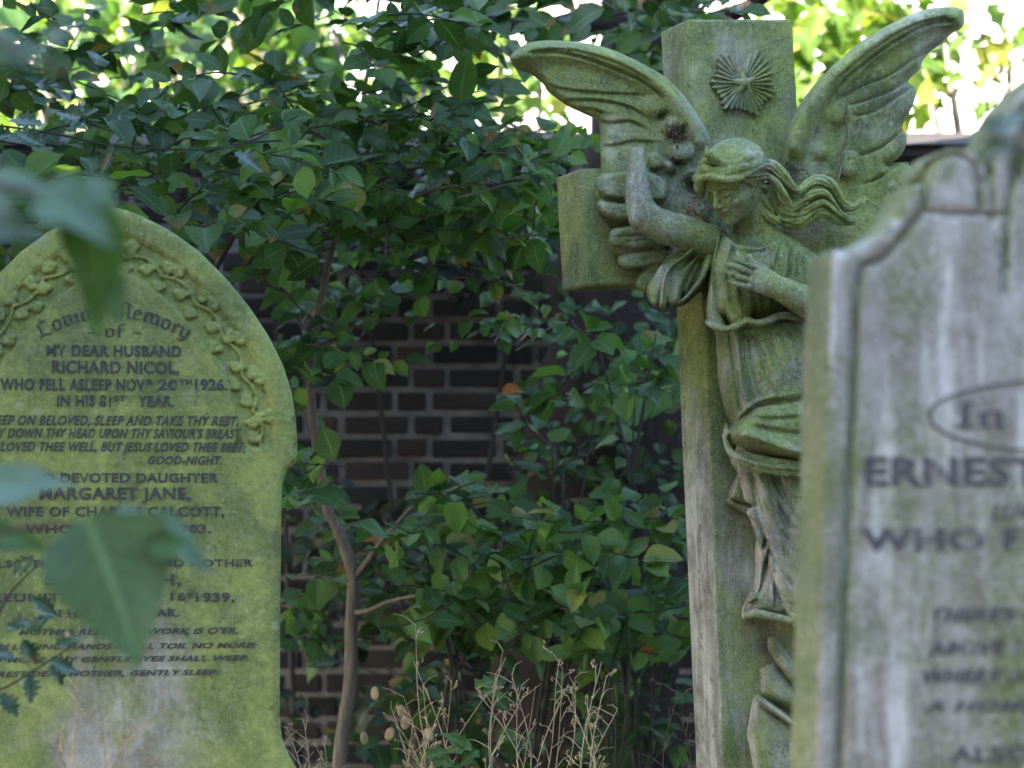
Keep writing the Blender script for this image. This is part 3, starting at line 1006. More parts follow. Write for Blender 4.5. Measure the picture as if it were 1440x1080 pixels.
# --- the robe: bodice with open sleeve, skirt, swag and hem
def make_robe():
    lo = L(880, 905, 0); hi = L(1175, 305, 0)
    v = Vol((lo[0] - .08, -.30, lo[2]), (hi[0] + .02, .025, hi[2]), .0024, slant(1050, 600))
    # sleeve fan hanging from the raised arm
    y = -.09
    sleeve = [(1000, 320), (1003, 345), (999, 372), (992, 395), (975, 412), (955, 425), (935, 430), (917, 427), (909, 414), (910, 400), (918, 384), (930, 362), (948, 345), (968, 346), (984, 326)]
    v.inflate(LP(sleeve, y, 4), -.02, .075, .022, k=0, yback=.01)
    def panel(poly, yb, H, w=.008, soft=.06, k=.0008):
        v.inflate(LP(poly, yb - H * .6, 4), yb, H, w, k=k, yback=-.02, soft=soft)
    panel([(966, 346), (940, 362), (921, 384), (910, 402), (909, 416), (917, 427), (933, 430), (946, 420), (962, 380), (980, 350)], -.075, .036, .012)
    panel([(930, 372), (918, 394), (915, 424), (924, 428), (930, 405), (940, 382)], -.105, .012, .006)
    panel([(1000, 318), (1005, 329), (987, 350), (968, 367), (952, 380), (943, 392), (939, 410), (940, 430), (954, 427), (960, 405), (972, 380), (989, 356), (1002, 334)], -.085, .030, .010)
    panel([(998, 317), (1003, 326), (984, 348), (965, 364), (947, 376), (939, 389), (936, 410), (935, 431), (927, 430), (929, 405), (934, 386), (944, 372), (960, 358), (976, 342), (988, 326)], -.10, .042, .007)
    panel([(1009, 320), (1005, 350), (1000, 376), (990, 397), (977, 412), (962, 425), (950, 428), (964, 414), (978, 394), (987, 370), (993, 345), (1000, 322)], -.085, .038, .007)
    panel([(988, 356), (976, 376), (966, 400), (962, 416), (970, 404), (982, 380), (992, 358)], -.075, .028, .006)
    v.step(LL([(946, 396), (943, 414), (944, 430)], -.11, 4), .003, .005)
    # chest and bodice
    bod = [(1000, 340), (1008, 326), (1020, 330), (1036, 334), (1062, 330), (1082, 322), (1104, 320), (1128, 330), (1150, 350), (1168, 380), (1172, 430), (1150, 452), (1128, 447), (1104, 442), (1092, 446), (1074, 452), (1058, 454), (1050, 450), (1036, 458), (1018, 462), (1003, 459), (994, 450), (991, 430), (994, 400), (996, 370)]
    v.inflate(LP(bod, -.16, 4), -.01, .165, .062, k=.010, yback=.01, p=2.2)
    v.ell(L(1040, 385, -.145), (.05, .045, .055), k=.03)
    v.ell(L(1108, 385, -.15), (.05, .045, .055), k=.03)
    panel([(1010, 324), (1002, 358), (997, 400), (993, 438), (997, 452), (1008, 460), (1024, 461), (1014, 438), (1007, 405), (1006, 375), (1014, 340)], -.110, .040, .009)
    panel([(1016, 332), (1009, 372), (1010, 405), (1018, 435), (1029, 460), (1042, 456), (1051, 449), (1055, 430), (1058, 405), (1054, 372), (1040, 345)], -.125, .052, .016, .2, .004)
    for ln, d, w in (([(1012, 352), (1010, 395), (1016, 430), (1028, 456)], -.004, .008), ([(1026, 392), (1030, 425), (1040, 450)], .005, .008), ([(1052, 412), (1054, 432), (1050, 452)], -.008, .0042),
                     ([(1060, 415), (1062, 435), (1056, 452)], .005, .006), ([(1126, 332), (1136, 345), (1140, 362)], .008, .004), ([(1118, 326), (1140, 340), (1156, 356)], .007, .004), ([(1088, 415), (1090, 432), (1078, 450)], -.0055, .006),
                     ([(1104, 340), (1111, 365), (1108, 398)], .009, .0045), ([(1120, 350), (1118, 380), (1122, 400)], .008, .007), ([(1094, 345), (1098, 370)], -.003, .006), ([(1028, 340), (1048, 348), (1070, 344)], -.004, .01)):
        v.carve(LL(ln, -.17, 5), d, w)
    # gathers of the blouse, its neckline and the loose hem
    for ln in ([(1034, 404), (1038, 428), (1046, 452)], [(1062, 410), (1066, 432), (1060, 452)], [(1078, 412), (1082, 432), (1074, 451)], [(1096, 424), (1098, 436), (1092, 446)], [(1112, 428), (1114, 440)],
               [(1116, 336), (1106, 360), (1104, 392)], [(1098, 336), (1088, 358), (1086, 380)], [(1130, 346), (1124, 372), (1126, 402)], [(1026, 346), (1022, 366), (1020, 392)]):
        v.carve(LL(ln, -.175, 5), -.0065, .0042)
        v.carve(LL([(p[0] + 6, p[1]) for p in ln], -.175, 5), .0055, .0036)
    v.carve(LL([(1016, 332), (1034, 346), (1056, 352), (1080, 346), (1100, 330)], -.16, 5), -.006, .0035)
    v.carve(LL([(1020, 327), (1036, 340), (1056, 346), (1078, 340), (1096, 325)], -.16, 5), .004, .003)
    v.tube(spl([L(995, 452, -.135), L(1012, 462, -.15), L(1032, 459, -.165), L(1050, 450, -.172), L(1060, 455, -.174), L(1076, 452, -.174), L(1100, 443, -.174), L(1130, 448, -.17), L(1160, 452, -.16)], 5), [.005, .006, .006, .006, .006], k=.006)
    v.carve(LL([(996, 455), (1018, 464), (1040, 459), (1052, 452), (1072, 455), (1100, 445), (1128, 450)], -.17, 5), -.006, .006, (-.3, -.11))
    # waist and skirt
    skirt = [(1004, 440), (1060, 436), (1135, 430), (1160, 470), (1165, 530), (1160, 590), (1125, 610), (1050, 612), (1032, 604), (1024, 590), (1015, 562), (1009, 530), (1007, 500), (1006, 470)]
    v.inflate(LP(skirt, -.12, 4), -.005, .138, .055, k=.004, yback=.01, p=2.2)
    v.ell(L(1100, 520, -.125), (.06, .045, .08), k=.03)
    for ln, d, w in (([(1026, 462), (1030, 500), (1036, 545), (1046, 590)], .008, .005), ([(1034, 462), (1038, 500), (1044, 545), (1054, 580)], -.005, .005), ([(1042, 465), (1046, 510), (1056, 555), (1064, 575)], .006, .005),
                     ([(1012, 505), (1022, 525), (1030, 540)], .006, .006), ([(1018, 480), (1018, 520), (1028, 570)], -.008, .0045), ([(1078, 480), (1092, 510), (1106, 545)], .007, .007), ([(1070, 478), (1084, 510), (1098, 548)], -.0055, .006),
                     ([(1106, 462), (1122, 485), (1136, 505)], .006, .005)):
        v.carve(LL(ln, -.13, 5), d, w)
    # swag of cloth slung round the hips
    swag = [(1020, 604), (1028, 598), (1036, 588), (1046, 576), (1058, 566), (1074, 559), (1100, 554), (1130, 550), (1165, 556), (1170, 640), (1160, 672), (1125, 666), (1092, 665), (1064, 660), (1046, 652), (1034, 643), (1026, 630), (1022, 620)]
    v.inflate(LP(swag, -.165, 4), -.02, .158, .034, k=.0, yback=.0, p=2.3)
    v.inflate(LP([(1016, 606), (1020, 592), (1026, 600), (1034, 606), (1030, 618), (1022, 622), (1016, 617)], -.13, 4), -.02, .118, .010, k=.002, yback=.0)
    v.carve(LL([(1028, 612), (1036, 592), (1048, 577), (1062, 566), (1080, 559), (1105, 555), (1130, 552)], -.17, 5), -.006, .004, (-.3, -.09))
    v.carve(LL([(1046, 588), (1064, 574), (1090, 566), (1130, 564)], -.17, 5), .006, .006)
    # the upper roll catches the light, the lower part is a hollow
    v.carve(LL([(1034, 606), (1056, 612), (1082, 622), (1110, 632), (1150, 642)], -.18, 5), -.010, .010)
    v.carve(LL([(1028, 624), (1048, 634), (1075, 640), (1105, 648), (1150, 656)], -.175, 5), .026, .011)
    v.tube(spl([L(1019, 612, -.10), L(1024, 630, -.125), L(1036, 645, -.14), L(1056, 656, -.15), L(1092, 664, -.155), L(1130, 666, -.155), L(1165, 664, -.15)], 5), [.005, .007, .008, .007, .007], k=.006)
    v.tube(spl([L(1040, 634, -.135), L(1062, 644, -.15), L(1090, 650, -.155), L(1150, 656, -.155)], 5), [.004, .008, .009, .009], k=.008)
    v.carve(LL([(1034, 640), (1056, 650), (1085, 656), (1130, 660)], -.17, 5), -.008, .005)
    v.carve(LL([(1048, 640), (1075, 648), (1105, 652)], -.17, 5), .005, .003)
    # legs under the cloth
    legs = [(1034, 640), (1160, 640), (1165, 760), (1160, 882), (1110, 878), (1070, 872), (1046, 871), (1043, 862), (1050, 846), (1060, 832), (1062, 800), (1062, 770), (1068, 745), (1056, 720), (1048, 690), (1038, 668)]
    v.inflate(LP(legs, -.08, 4), -.004, .078, .03, k=.004, yback=.01)
    v.tube(LL([(1058, 640, -.09), (1072, 700, -.10), (1088, 760, -.098), (1108, 820, -.09), (1130, 870, -.085)], 0, 0), [.034, .034, .030, .026, .024], k=.006)
    v.tube(LL([(1100, 640, -.09), (1120, 720, -.115), (1130, 800, -.105), (1135, 870, -.09)], 0, 0), [.04, .036, .03, .028], k=.008)
    for ln, d, w in (([(1058, 668), (1066, 720), (1078, 765), (1096, 800), (1112, 822)], .009, .005), ([(1074, 668), (1094, 712), (1114, 745)], .007, .005), ([(1084, 668), (1102, 700), (1120, 728)], .007, .005), ([(1066, 664), (1084, 712), (1104, 748)], -.008, .0042),
                     ([(1078, 754), (1072, 782), (1066, 800)], .008, .004), ([(1082, 770), (1078, 800), (1072, 830), (1066, 842)], .007, .0045), ([(1076, 775), (1070, 800), (1066, 830), (1058, 842)], -.007, .004), ([(1088, 800), (1090, 830), (1094, 850)], .004, .005),
                     ([(1086, 820), (1088, 850)], -.007, .004)):
        v.carve(LL(ln, -.11, 5), d, w)
    # flying fold at the knee
    v.inflate(LP([(1020, 703), (1024, 697), (1034, 672), (1042, 664), (1056, 690), (1072, 722), (1070, 730), (1050, 722), (1030, 712), (1022, 709)], -.035, 4), -.0, .045, .014, k=.003, yback=.008)
    v.carve(LL([(1026, 702), (1042, 707), (1062, 712)], -.045, 4), .014, .004)
    v.carve(LL([(1022, 708), (1044, 718), (1068, 730)], -.045, 4), -.004, .004)
    # turned hem, dark and hollow beneath
    v.tube(LL([(1048, 866, -.075), (1062, 862, -.09), (1090, 868, -.098), (1120, 874, -.10), (1160, 876, -.1)], 0, 0), [.008, .009, .008, .007, .007], k=.006)
    v.tube(LL([(1046, 879, -.06), (1060, 878, -.07), (1085, 881, -.085), (1110, 885, -.09), (1160, 887, -.09)], 0, 0), [.006, .009, .009, .007, .006], k=.002, sub=True)
    v.inflate(LP([(1050, 848), (1056, 834), (1066, 836), (1070, 842), (1062, 848), (1054, 852)], -.08, 3), -.02, .07, .008, k=.004)
    for ln in ([(1098, 470), (1108, 500), (1118, 540)], [(1060, 470), (1072, 510), (1086, 552)], [(1052, 470), (1058, 520), (1070, 560)]):
        v.carve(LL(ln, -.14, 5), .005, .0035)
    for ln in ([(1050, 585), (1080, 590), (1125, 588)], [(1056, 600), (1090, 606), (1130, 612)], [(1070, 578), (1100, 574), (1130, 574)]):
        v.carve(LL(ln, -.19, 5), .005, .005)
    for ln in ([(1062, 672), (1076, 730), (1094, 780)], [(1094, 668), (1112, 708), (1130, 740)], [(1090, 760), (1104, 800), (1118, 830)]):
        v.carve(LL(ln, -.11, 5), .006, .0035)
    v.rough(.0010, 90, 6)
    return v.mesh('angel_robe', 2)

robe = link('robe', make_robe(), M['mossy_stone'], angel)


# --- rocky footing under the robe
def make_rock():
    lo = L(1030, 1180, 0); hi = L(1180, 880, 0)
    v = Vol((lo[0], -.14, lo[2]), (hi[0] + .02, .02, hi[2]), .003, slant(1090, 1000))
    v.inflate(LP([(1078, 896), (1086, 892), (1100, 908), (1125, 945), (1150, 980), (1135, 985), (1104, 950), (1080, 915)], -.03, 0), .0, .05, .010, k=0)
    v.inflate(LP([(1058, 985), (1064, 979), (1100, 1004), (1150, 1040), (1175, 1180), (1078, 1180), (1062, 1100), (1050, 1030)], -.05, 0), .0, .075, .012, k=0)
    v.inflate(LP([(1060, 980), (1066, 976), (1104, 1002), (1150, 1036), (1145, 1046), (1100, 1014), (1064, 990)], -.07, 0), .0, .095, .008, k=.002)
    v.inflate(LP([(1066, 940), (1090, 930), (1130, 980), (1150, 1010), (1110, 1000), (1070, 975)], -.02, 0), .0, .03, .02, k=.004)
    v.inflate(LP([(1024, 1130), (1060, 1090), (1180, 1120), (1180, 1180), (1020, 1180)], -.08, 0), .0, .10, .03, k=.01)
    v.rough(.003, 60, 9)
    return v.mesh('rock_footing', 1)

link('rock_footing', make_rock(), M['mossy_stone'], monument)
# ---------------------------------------------------------------- the two lettered headstones
class Frame:
    def __init__(s, px, py, Y, yaw):
        s.O = at(px, py, Y); s.yaw = yaw
        s.ex = Vector((cos(yaw), sin(yaw), 0)); s.ey = Vector((-sin(yaw), cos(yaw), 0))

    def loc(s, px, py, yl=0.0):
        d = ray(px, py)
        p = CAMP + d * ((yl + (s.O - CAMP).dot(s.ey)) / d.dot(s.ey)) - s.O
        return (p.dot(s.ex), yl, p.z)

    def many(s, pts, yl=0.0, n=0, closed=False):
        q = spl(pts, n, closed) if n else pts
        return [s.loc(p[0], p[1], yl) for p in q]


def font_mesh(body, bold=.012, shear=0.0, spacing=1.0):
    c = bpy.data.curves.new('lettering', 'FONT')
    c.body = body; c.size = 1.0; c.offset = bold; c.shear = shear; c.extrude = .02; c.space_character = spacing
    c.resolution_u = 3
    o = bpy.data.objects.new('lettering', c)
    me = bpy.data.meshes.new_from_object(o)
    V = np.array([v.co[:] for v in me.vertices]); F = [tuple(p.vertices) for p in me.polygons]
    bpy.data.objects.remove(o); bpy.data.curves.remove(c); bpy.data.meshes.remove(me)
    return V, F


def text_line(mb, fr, body, x0, x1, yt, yb, depth, bold=.012, shear=0.0, spacing=1.08, proud=.0012):
    """one line of lettering whose capitals fill the traced box"""
    V, F = font_mesh(body, bold, shear, spacing)
    cap = .729
    lo, hi = V[:, 0].min(), V[:, 0].max()
    a = np.array(fr.loc(x0, yb, depth)); b = np.array(fr.loc(x1, yt, depth))
    u = (V[:, 0] - lo) / (hi - lo); w = V[:, 1] / cap
    P = np.stack([a[0] + (b[0] - a[0]) * u, depth - proud * (V[:, 2] > 0) + .002 * (V[:, 2] <= 0), a[2] + (b[2] - a[2]) * w], 1)
    mb.add(P, F)


# black letter, drawn with a broad slanted pen
def mnm(x): return [(x - .10, .90), (x, .84), (x, .14), (x + .12, .04)]
PEN = {
    'i': (.38, [mnm(.14)]), 'n': (.78, [mnm(.14), mnm(.54), [(.14, .82), (.40, 1.0), (.54, .88)]]),
    'm': (1.18, [mnm(.14), mnm(.54), mnm(.94), [(.14, .82), (.40, 1.0), (.54, .88)], [(.54, .82), (.80, 1.0), (.94, .88)]]),
    'o': (.74, [[(.30, 1.0), (.10, .84), (.10, .16), (.32, .0)], [(.30, 1.0), (.54, .84), (.54, .18), (.32, .0)]]),
    'v': (.74, [[(.02, 1.0), (.12, .86), (.12, .16), (.32, .0), (.54, .2), (.54, .78), (.36, 1.02)]]),
    'e': (.66, [[(.12, .48), (.48, .66), (.48, .80), (.30, 1.0), (.10, .84), (.10, .16), (.32, .0), (.50, .12)]]),
    'r': (.56, [mnm(.14), [(.14, .80), (.34, 1.0), (.46, .86)]]), 'a': (.72, [[(.10, .86), (.32, 1.0), (.50, .84), (.50, .12), (.62, .03)], [(.50, .56), (.24, .52), (.10, .30), (.26, .0), (.50, .16)]]),
    'y': (.74, [[(.0, .98), (.12, .86), (.12, .20), (.32, .04), (.54, .2)], [(.54, 1.0), (.54, .0), (.34, -.36), (.10, -.30)]]),
    'g': (.74, [[(.56, 1.0), (.28, .98), (.10, .80), (.10, .22), (.30, .06), (.54, .24)], [(.56, 1.0), (.54, -.1), (.34, -.42), (.08, -.30)]]),
    'f': (.52, [[(.20, -.04), (.20, 1.28), (.36, 1.50), (.54, 1.38)], [(.02, .94), (.46, .94)]]),
    'l': (.40, [[(.04, 1.5), (.16, 1.42), (.16, .16), (.28, .04)]]),
    'L': (.98, [[(.40, 1.55), (.18, 1.30), (.22, .86), (.18, .22), (.04, .06)], [(.04, .10), (.34, .20), (.66, .0), (.86, .22)], [(.40, 1.55), (.62, 1.36)]]),
    'M': (1.30, [[(.02, 1.36), (.20, 1.50), (.22, .20), (.06, .04)], [(.20, 1.40), (.50, 1.54), (.62, 1.36), (.62, .12)], [(.62, 1.40), (.90, 1.54), (1.04, 1.34), (1.04, .14), (1.18, .03)]]),
    'I': (.66, [[(.02, 1.32), (.22, 1.52), (.54, 1.40)], [(.32, 1.44), (.30, .22), (.10, .04)], [(.08, .08), (.32, .14), (.52, .04)]]),
    '-': (.7, [[(.05, .50), (.30, .56), (.55, .48)]]), ' ': (.5, []),
}


def pen_text(mb, fr, body, path, xh, depth, nib=.085):
    """lettering along a traced baseline (pixels); xh: height of the small letters in pixels"""
    P = spl(path, 12) if len(path) > 2 else np.array(path, float)
    if len(P) < 20: P = np.stack([np.linspace(P[0, 0], P[-1, 0], 40), np.linspace(P[0, 1], P[-1, 1], 40)], 1)
    sd = np.concatenate([[0], np.cumsum(np.hypot(*np.diff(P, axis=0).T))])
    tot = sum(PEN[c][0] for c in body)
    sx = sd[-1] / (tot * xh)                        # squeeze so the words fill the path
    x = 0.0; k = 0
    for c in body:
        w, strokes = PEN[c]
        m = (x + w / 2) * xh * sx
        bx, by = np.interp(m, sd, P[:, 0]), np.interp(m, sd, P[:, 1])
        e = 2.0
        tx, ty = np.interp(m + e, sd, P[:, 0]) - np.interp(m - e, sd, P[:, 0]), np.interp(m + e, sd, P[:, 1]) - np.interp(m - e, sd, P[:, 1])
        q = math.hypot(tx, ty) or 1; tx, ty = tx / q, ty / q
        def tr(u, v):
            u = (u - w / 2) * xh * sx; v = v * xh
            return (bx + u * tx + v * ty, by + u * ty - v * tx)
        for st in strokes:
            for (a, b), (a2, b2) in zip(st[:-1], st[1:]):
                k += 1
                d = depth - .0010 - .00004 * (k % 23)
                dx, dy = a2 - a, b2 - b
                l = math.hypot(dx, dy) or 1
                a2 += dx / l * .02; b2 += dy / l * .02
                n = (nib, nib * .55)
                if abs(dx * n[1] - dy * n[0]) / l < .03: n = (nib * .5, -nib * .5)
                quad = [tr(a - n[0], b - n[1]), tr(a + n[0], b + n[1]), tr(a2 + n[0], b2 + n[1]), tr(a2 - n[0], b2 - n[1])]
                f = [fr.loc(p[0], p[1], d) for p in quad]; g = [(p[0], p[1] + .002, p[2]) for p in f]
                mb.add(f + g, [(0, 1, 2, 3), (7, 6, 5, 4), (0, 4, 5, 1), (1, 5, 6, 2), (2, 6, 7, 3), (3, 7, 4, 0)])
        x += w


# --- left: pointed head, carved ivy border, lead letters
FL = Frame(155, 560, 4.45, radians(8.5))
lh = empty('headstone', FL.O, 'mossy green headstone with pointed head, carved ivy border and many lines of dark lettering', 'headstone', rz=FL.yaw)
half = [(155, 291), (178, 296), (203, 306), (243, 327), (281, 355), (318, 392), (350, 431), (377, 472), (398, 514), (410, 552), (416, 590), (418, 630), (417, 650), (411, 655), (403, 662), (398, 672), (396, 690), (394, 850), (393, 1010), (396, 1036), (404, 1056), (416, 1080), (440, 1120), (440, 1500)]


def make_left():
    right = [(p[0], p[1]) for p in half]
    left = [(310 - p[0], p[1]) for p in half[::-1][:-1]]
    # the foot of the slab runs on into the ground
    poly = [FL.loc(*p) for p in right + left]
    zmin = FL.loc(155, 1200)[2]
    poly = [(p[0], p[1], max(p[2], zmin)) for p in poly]
    q = np.array(poly); lo, hi = q.min(0), q.max(0)
    v = Vol((lo[0] - .01, -.034, lo[2] - .01), (hi[0] + .01, .095, hi[2] + .01), .0027)
    P = v.pr(poly)
    sl, Y, gx, gz, lay = v.plan(P.min(0) - .01, P.max(0) + .01, -.034, .092)
    d2 = poly2(P, gx, gz); d = -d2
    arch = np.clip((gz - FL.loc(0, 640)[2]) / .02, 0, 1)          # mouldings only round the head
    cham = np.clip(d / .018, 0, 1)
    h = .006 + .010 * np.sqrt(1 - (1 - cham) ** 2)
    band = np.clip((d - .041) / .004, 0, 1) * np.clip((.104 - d) / .006, 0, 1)
    h = h - arch * band * .0095
    h = h - arch * .0035 * np.exp(-((d - .040) / .0022) ** 2)
    dd = np.maximum(np.maximum((lay(-h) - Y) * .7, Y - .085), lay(d2))
    v.join(sl, dd, 0)
    # ivy trail: leaves along the middle of the band
    r = random.Random(11)
    mid = [(155, 352), (195, 364), (238, 390), (278, 424), (312, 466), (338, 512), (355, 556), (364, 596), (366, 630)]
    tr = spl(mid, 10)
    for sgn in (1, -1):
        path = [(p[0] if sgn > 0 else 310 - p[0], p[1]) for p in tr]
        L3 = FL.many(path, -.010)
        L3 = [(p[0] + .006 * sin(i * .55), p[1], p[2] + .006 * cos(i * .55)) for i, p in enumerate(L3)]
        v.tube(L3, .0032, k=.002)
        for i in range(3, len(L3) - 1, 3):
            p = L3[i]; sd = 1 if (i // 3) % 2 else -1
            a = math.atan2(L3[i + 1][2] - L3[i - 1][2], L3[i + 1][0] - L3[i - 1][0]) + sd * r.uniform(.7, 1.5)
            c = (p[0] + .014 * cos(a), -.0105, p[2] + .014 * sin(a))
            for k, rr in ((-1.1, .0080), (0, .0105), (1.1, .0080)):
                v.ell((c[0] + .0085 * cos(a + k), -.0105, c[2] + .0085 * sin(a + k)), (rr * .92, .0058, rr * .72), k=.0025)
            v.ell(c, (.007, .004, .007), k=.002)
            v.carve([(p[0], -.01, p[2]), (c[0] + .012 * cos(a), -.01, c[2] + .012 * sin(a))], .0022, .0014, (-.03, 0))
    # chips along the edge
    for k in range(40):
        p = poly[r.randrange(2, 15)]
        v.ell((p[0] + r.uniform(-.002, .006), r.uniform(-.018, -.008), p[2] + r.uniform(-.003, .006)), [r.uniform(.003, .007), .004, r.uniform(.003, .009)], k=.004, sub=True)
    return v.mesh('headstone_slab', 1)


slab = link('slab', make_left(), M['green_headstone'], lh)
D = -.0162; parts = [MB() for _ in range(3)]
pen_text(parts[0], FL, 'In', [(140, 418), (178, 416)], 14, D)
pen_text(parts[1], FL, 'Loving Memory', [(58, 476), (95, 458), (135, 449), (170, 447), (215, 456), (264, 478)], 14.5, D)
pen_text(parts[2], FL, '- of -', [(122, 474), (200, 474)], 12, D)
for body, x0, x1, yt, yb, sh in (
        ('MY DEAR HUSBAND', 65, 255, 486, 500, 0), ('RICHARD NICOL,', 73, 252, 508, 524, 0), ('IN HIS 81      YEAR.', 80, 245, 556, 571, 0),
        ('SLEEP ON BELOVED, SLEEP AND TAKE THY REST,', -22, 335, 585, 597, .3), ('LAY DOWN THY HEAD UPON THY SAVIOUR\'S BREAST,', -20, 340, 603, 615, .3),
        ('WE LOVED THEE WELL, BUT JESUS LOVED THEE BEST;', -26, 346, 622, 634, .3), ('GOOD-NIGHT.', 208, 312, 641, 653, .3),
        ('ALSO DEVOTED DAUGHTER', 22, 307, 665, 678, 0), ('MARGARET JANE,', 55, 268, 685, 702, 0), ('WIFE OF CHARLES CALCOTT,', 8, 316, 712, 726, 0), ('WHO DIED JULY 1903.', 35, 297, 737, 750, 0),
        ('ALSO THE DEAR WIFE AND MOTHER', -20, 356, 786, 798, 0), ('SUSANNAH,', 63, 255, 807, 823, 0), ('REUNITED MARCH 16', -12, 262, 833, 846, 0), ('IN HER 88TH YEAR.', 66, 252, 856, 868, 0),
        ('MOTHER REST, THY WORK IS O\'ER,', 26, 335, 882, 893, .3), ('THY LOVING HANDS SHALL TOIL NO MORE;', -24, 360, 903, 914, .3),
        ('NO MORE THY GENTLE EYES SHALL WEEP,', -28, 350, 921, 932, .3), ('REST DEAR MOTHER, GENTLY SLEEP.', -4, 306, 941, 952, .3)):
    mb = MB(); parts.append(mb)
    text_line(mb, FL, body, x0, x1, yt, yb, D, shear=sh, bold=.032 if sh == 0 else .026)
    if body.startswith('IN HIS 81'): text_line(mb, FL, 'ST', 160, 177, 556, 564, D, bold=.034)
    if body.startswith('REUNITED'):
        text_line(mb, FL, 'TH', 263, 271, 833, 839, D, bold=.034); text_line(mb, FL, '1939,', 275, 330, 833, 846, D, bold=.034)
mb = MB(); parts.append(mb)
text_line(mb, FL, 'WHO FELL ASLEEP NOV', 0, 204, 533, 548, D, bold=.034)
text_line(mb, FL, 'R', 206, 216, 533, 541, D, bold=.034)
text_line(mb, FL, '20', 222, 250, 533, 548, D, bold=.034)
text_line(mb, FL, 'TH', 252, 270, 533, 541, D, bold=.034)
text_line(mb, FL, '1926.', 274, 320, 533, 548, D, bold=.034)
for mb in parts: mb.build('inscription_line', M['lead'], lh, smooth=False)

# --- right: near, shouldered, half out of the frame
FR = Frame(1490, 640, 2.7, radians(8.5))
rh = empty('headstone', FR.O, 'grey shouldered headstone close by in front of the cross, with large worn letters', 'headstone', rz=FR.yaw)
rhalf = [(1141, 1085), (1153, 740), (1160, 520), (1166, 353), (1190, 350), (1215, 344), (1240, 328), (1262, 302), (1274, 276), (1278, 262), (1297, 257), (1298, 243), (1305, 228), (1318, 214), (1336, 207), (1356, 209), (1372, 219), (1382, 236),
         (1390, 205), (1402, 175), (1424, 142), (1452, 112), (1490, 84)]


def make_right():
    zmin = FR.loc(1490, 1250)[2]
    a = [FR.loc(*p) for p in rhalf]
    a = [(a[0][0] - (a[1][0] - a[0][0]) * .5, 0, zmin)] + a
    c = FR.loc(1490, 84)[0]
    poly = a + [(2 * c - p[0], p[1], p[2]) for p in a[::-1][1:]]
    q = np.array(poly); lo, hi = q.min(0), q.max(0)
    v = Vol((lo[0] - .01, -.02, lo[2] - .01), (hi[0] + .01, .10, hi[2] + .01), .0034)
    P = v.pr(poly)
    sl, Y, gx, gz, lay = v.plan(P.min(0) - .01, P.max(0) + .01, -.02, .1)
    d2 = poly2(P, gx, gz); d = -d2
    cham = np.clip(d / .007, 0, 1)
    h = .006 * np.sqrt(1 - (1 - cham) ** 2)
    dd = np.maximum(np.maximum((lay(-h) - Y) * .7, Y - .088), lay(d2))
    v.join(sl, dd, 0)
    def cv(pts, dep, w):
        v.carve(FR.many(pts, 0, 5), dep, w, (-.02, .05))
        v.carve([(2 * c - p[0], p[1], p[2]) for p in FR.many(pts, 0, 5)], dep, w, (-.02, .05))
    cv([(1176, 1120), (1190, 760), (1200, 500), (1208, 385), (1236, 368), (1262, 342), (1282, 316), (1297, 296), (1302, 262), (1312, 232), (1336, 218), (1362, 226), (1374, 250), (1378, 300)], .007, .0032)
    cv([(1297, 299), (1340, 301), (1412, 304)], .006, .003)
    cv([(1394, 226), (1392, 260), (1393, 320)], .006, .003)
    cv([(1434, 190), (1424, 240), (1414, 310), (1410, 420)], .005, .003)
    cv([(1384, 262), (1400, 205), (1430, 160), (1490, 112)], .006, .0035)
    r = random.Random(5)
    for k in range(30):
        p = a[r.randrange(0, len(a))]
        v.ell((p[0] + r.uniform(-.004, .001), r.uniform(-.01, .002), p[2] + r.uniform(-.002, .004)), [r.uniform(.003, .006)] * 3, k=.004, sub=True)
    v.rough(.0012, 60, 4)
    return v.mesh('headstone_slab', 1)


link('slab', make_right(), M['grey_headstone'], rh)
D = -.0062
mb = MB(); pen_text(mb, FR, 'In loving', [(1342, 602), (1640, 602)], 24, D, .10); mb.build('inscription_line', M['worn_lead'], rh, smooth=False)
mb = MB(); text_line(mb, FR, 'ERNEST GEORGE', 1216, 1764, 643, 682, D, bold=.036); mb.build('inscription_line', M['worn_lead'], rh, smooth=False)
mb = MB(); text_line(mb, FR, 'LOVED SON OF', 1394, 1590, 706, 730, D, bold=.028, shear=.3); mb.build('inscription_line', M['worn_lead'], rh, smooth=False)
mb = MB(); text_line(mb, FR, 'WHO FELL ASLEEP', 1211, 1768, 741, 774, D, bold=.034); mb.build('inscription_line', M['worn_lead'], rh, smooth=False)
mb = MB(); text_line(mb, FR, 'THERE\'S REST FOR THEE', 1310, 1672, 852, 873, D, bold=.028, shear=.3); mb.build('inscription_line', M['worn_lead'], rh, smooth=False)
mb = MB(); text_line(mb, FR, 'ABOVE THE STARRY SKY', 1304, 1676, 898, 920, D, bold=.028, shear=.3); mb.build('inscription_line', M['worn_lead'], rh, smooth=False)
mb = MB(); text_line(mb, FR, 'WHERE SORROWS CEASE', 1298, 1678, 937, 960, D, bold=.028, shear=.3); mb.build('inscription_line', M['worn_lead'], rh, smooth=False)
mb = MB(); text_line(mb, FR, 'A HOME ON HIGH', 1297, 1650, 981, 1001, D, bold=.028, shear=.3); mb.build('inscription_line', M['worn_lead'], rh, smooth=False)
mb = MB(); text_line(mb, FR, 'ALSO HIS WIFE', 1336, 1650, 1044, 1071, D, bold=.034); mb.build('inscription_line', M['worn_lead'], rh, smooth=False)
ring = [FR.loc(1490 + 184 * cos(2 * pi * k / 48), 585 + 50 * sin(2 * pi * k / 48), D) for k in range(49)]
mb = MB(); mb.tube(ring, .0019, 4); mb.build('oval_ring', M['worn_lead'], rh, smooth=False)
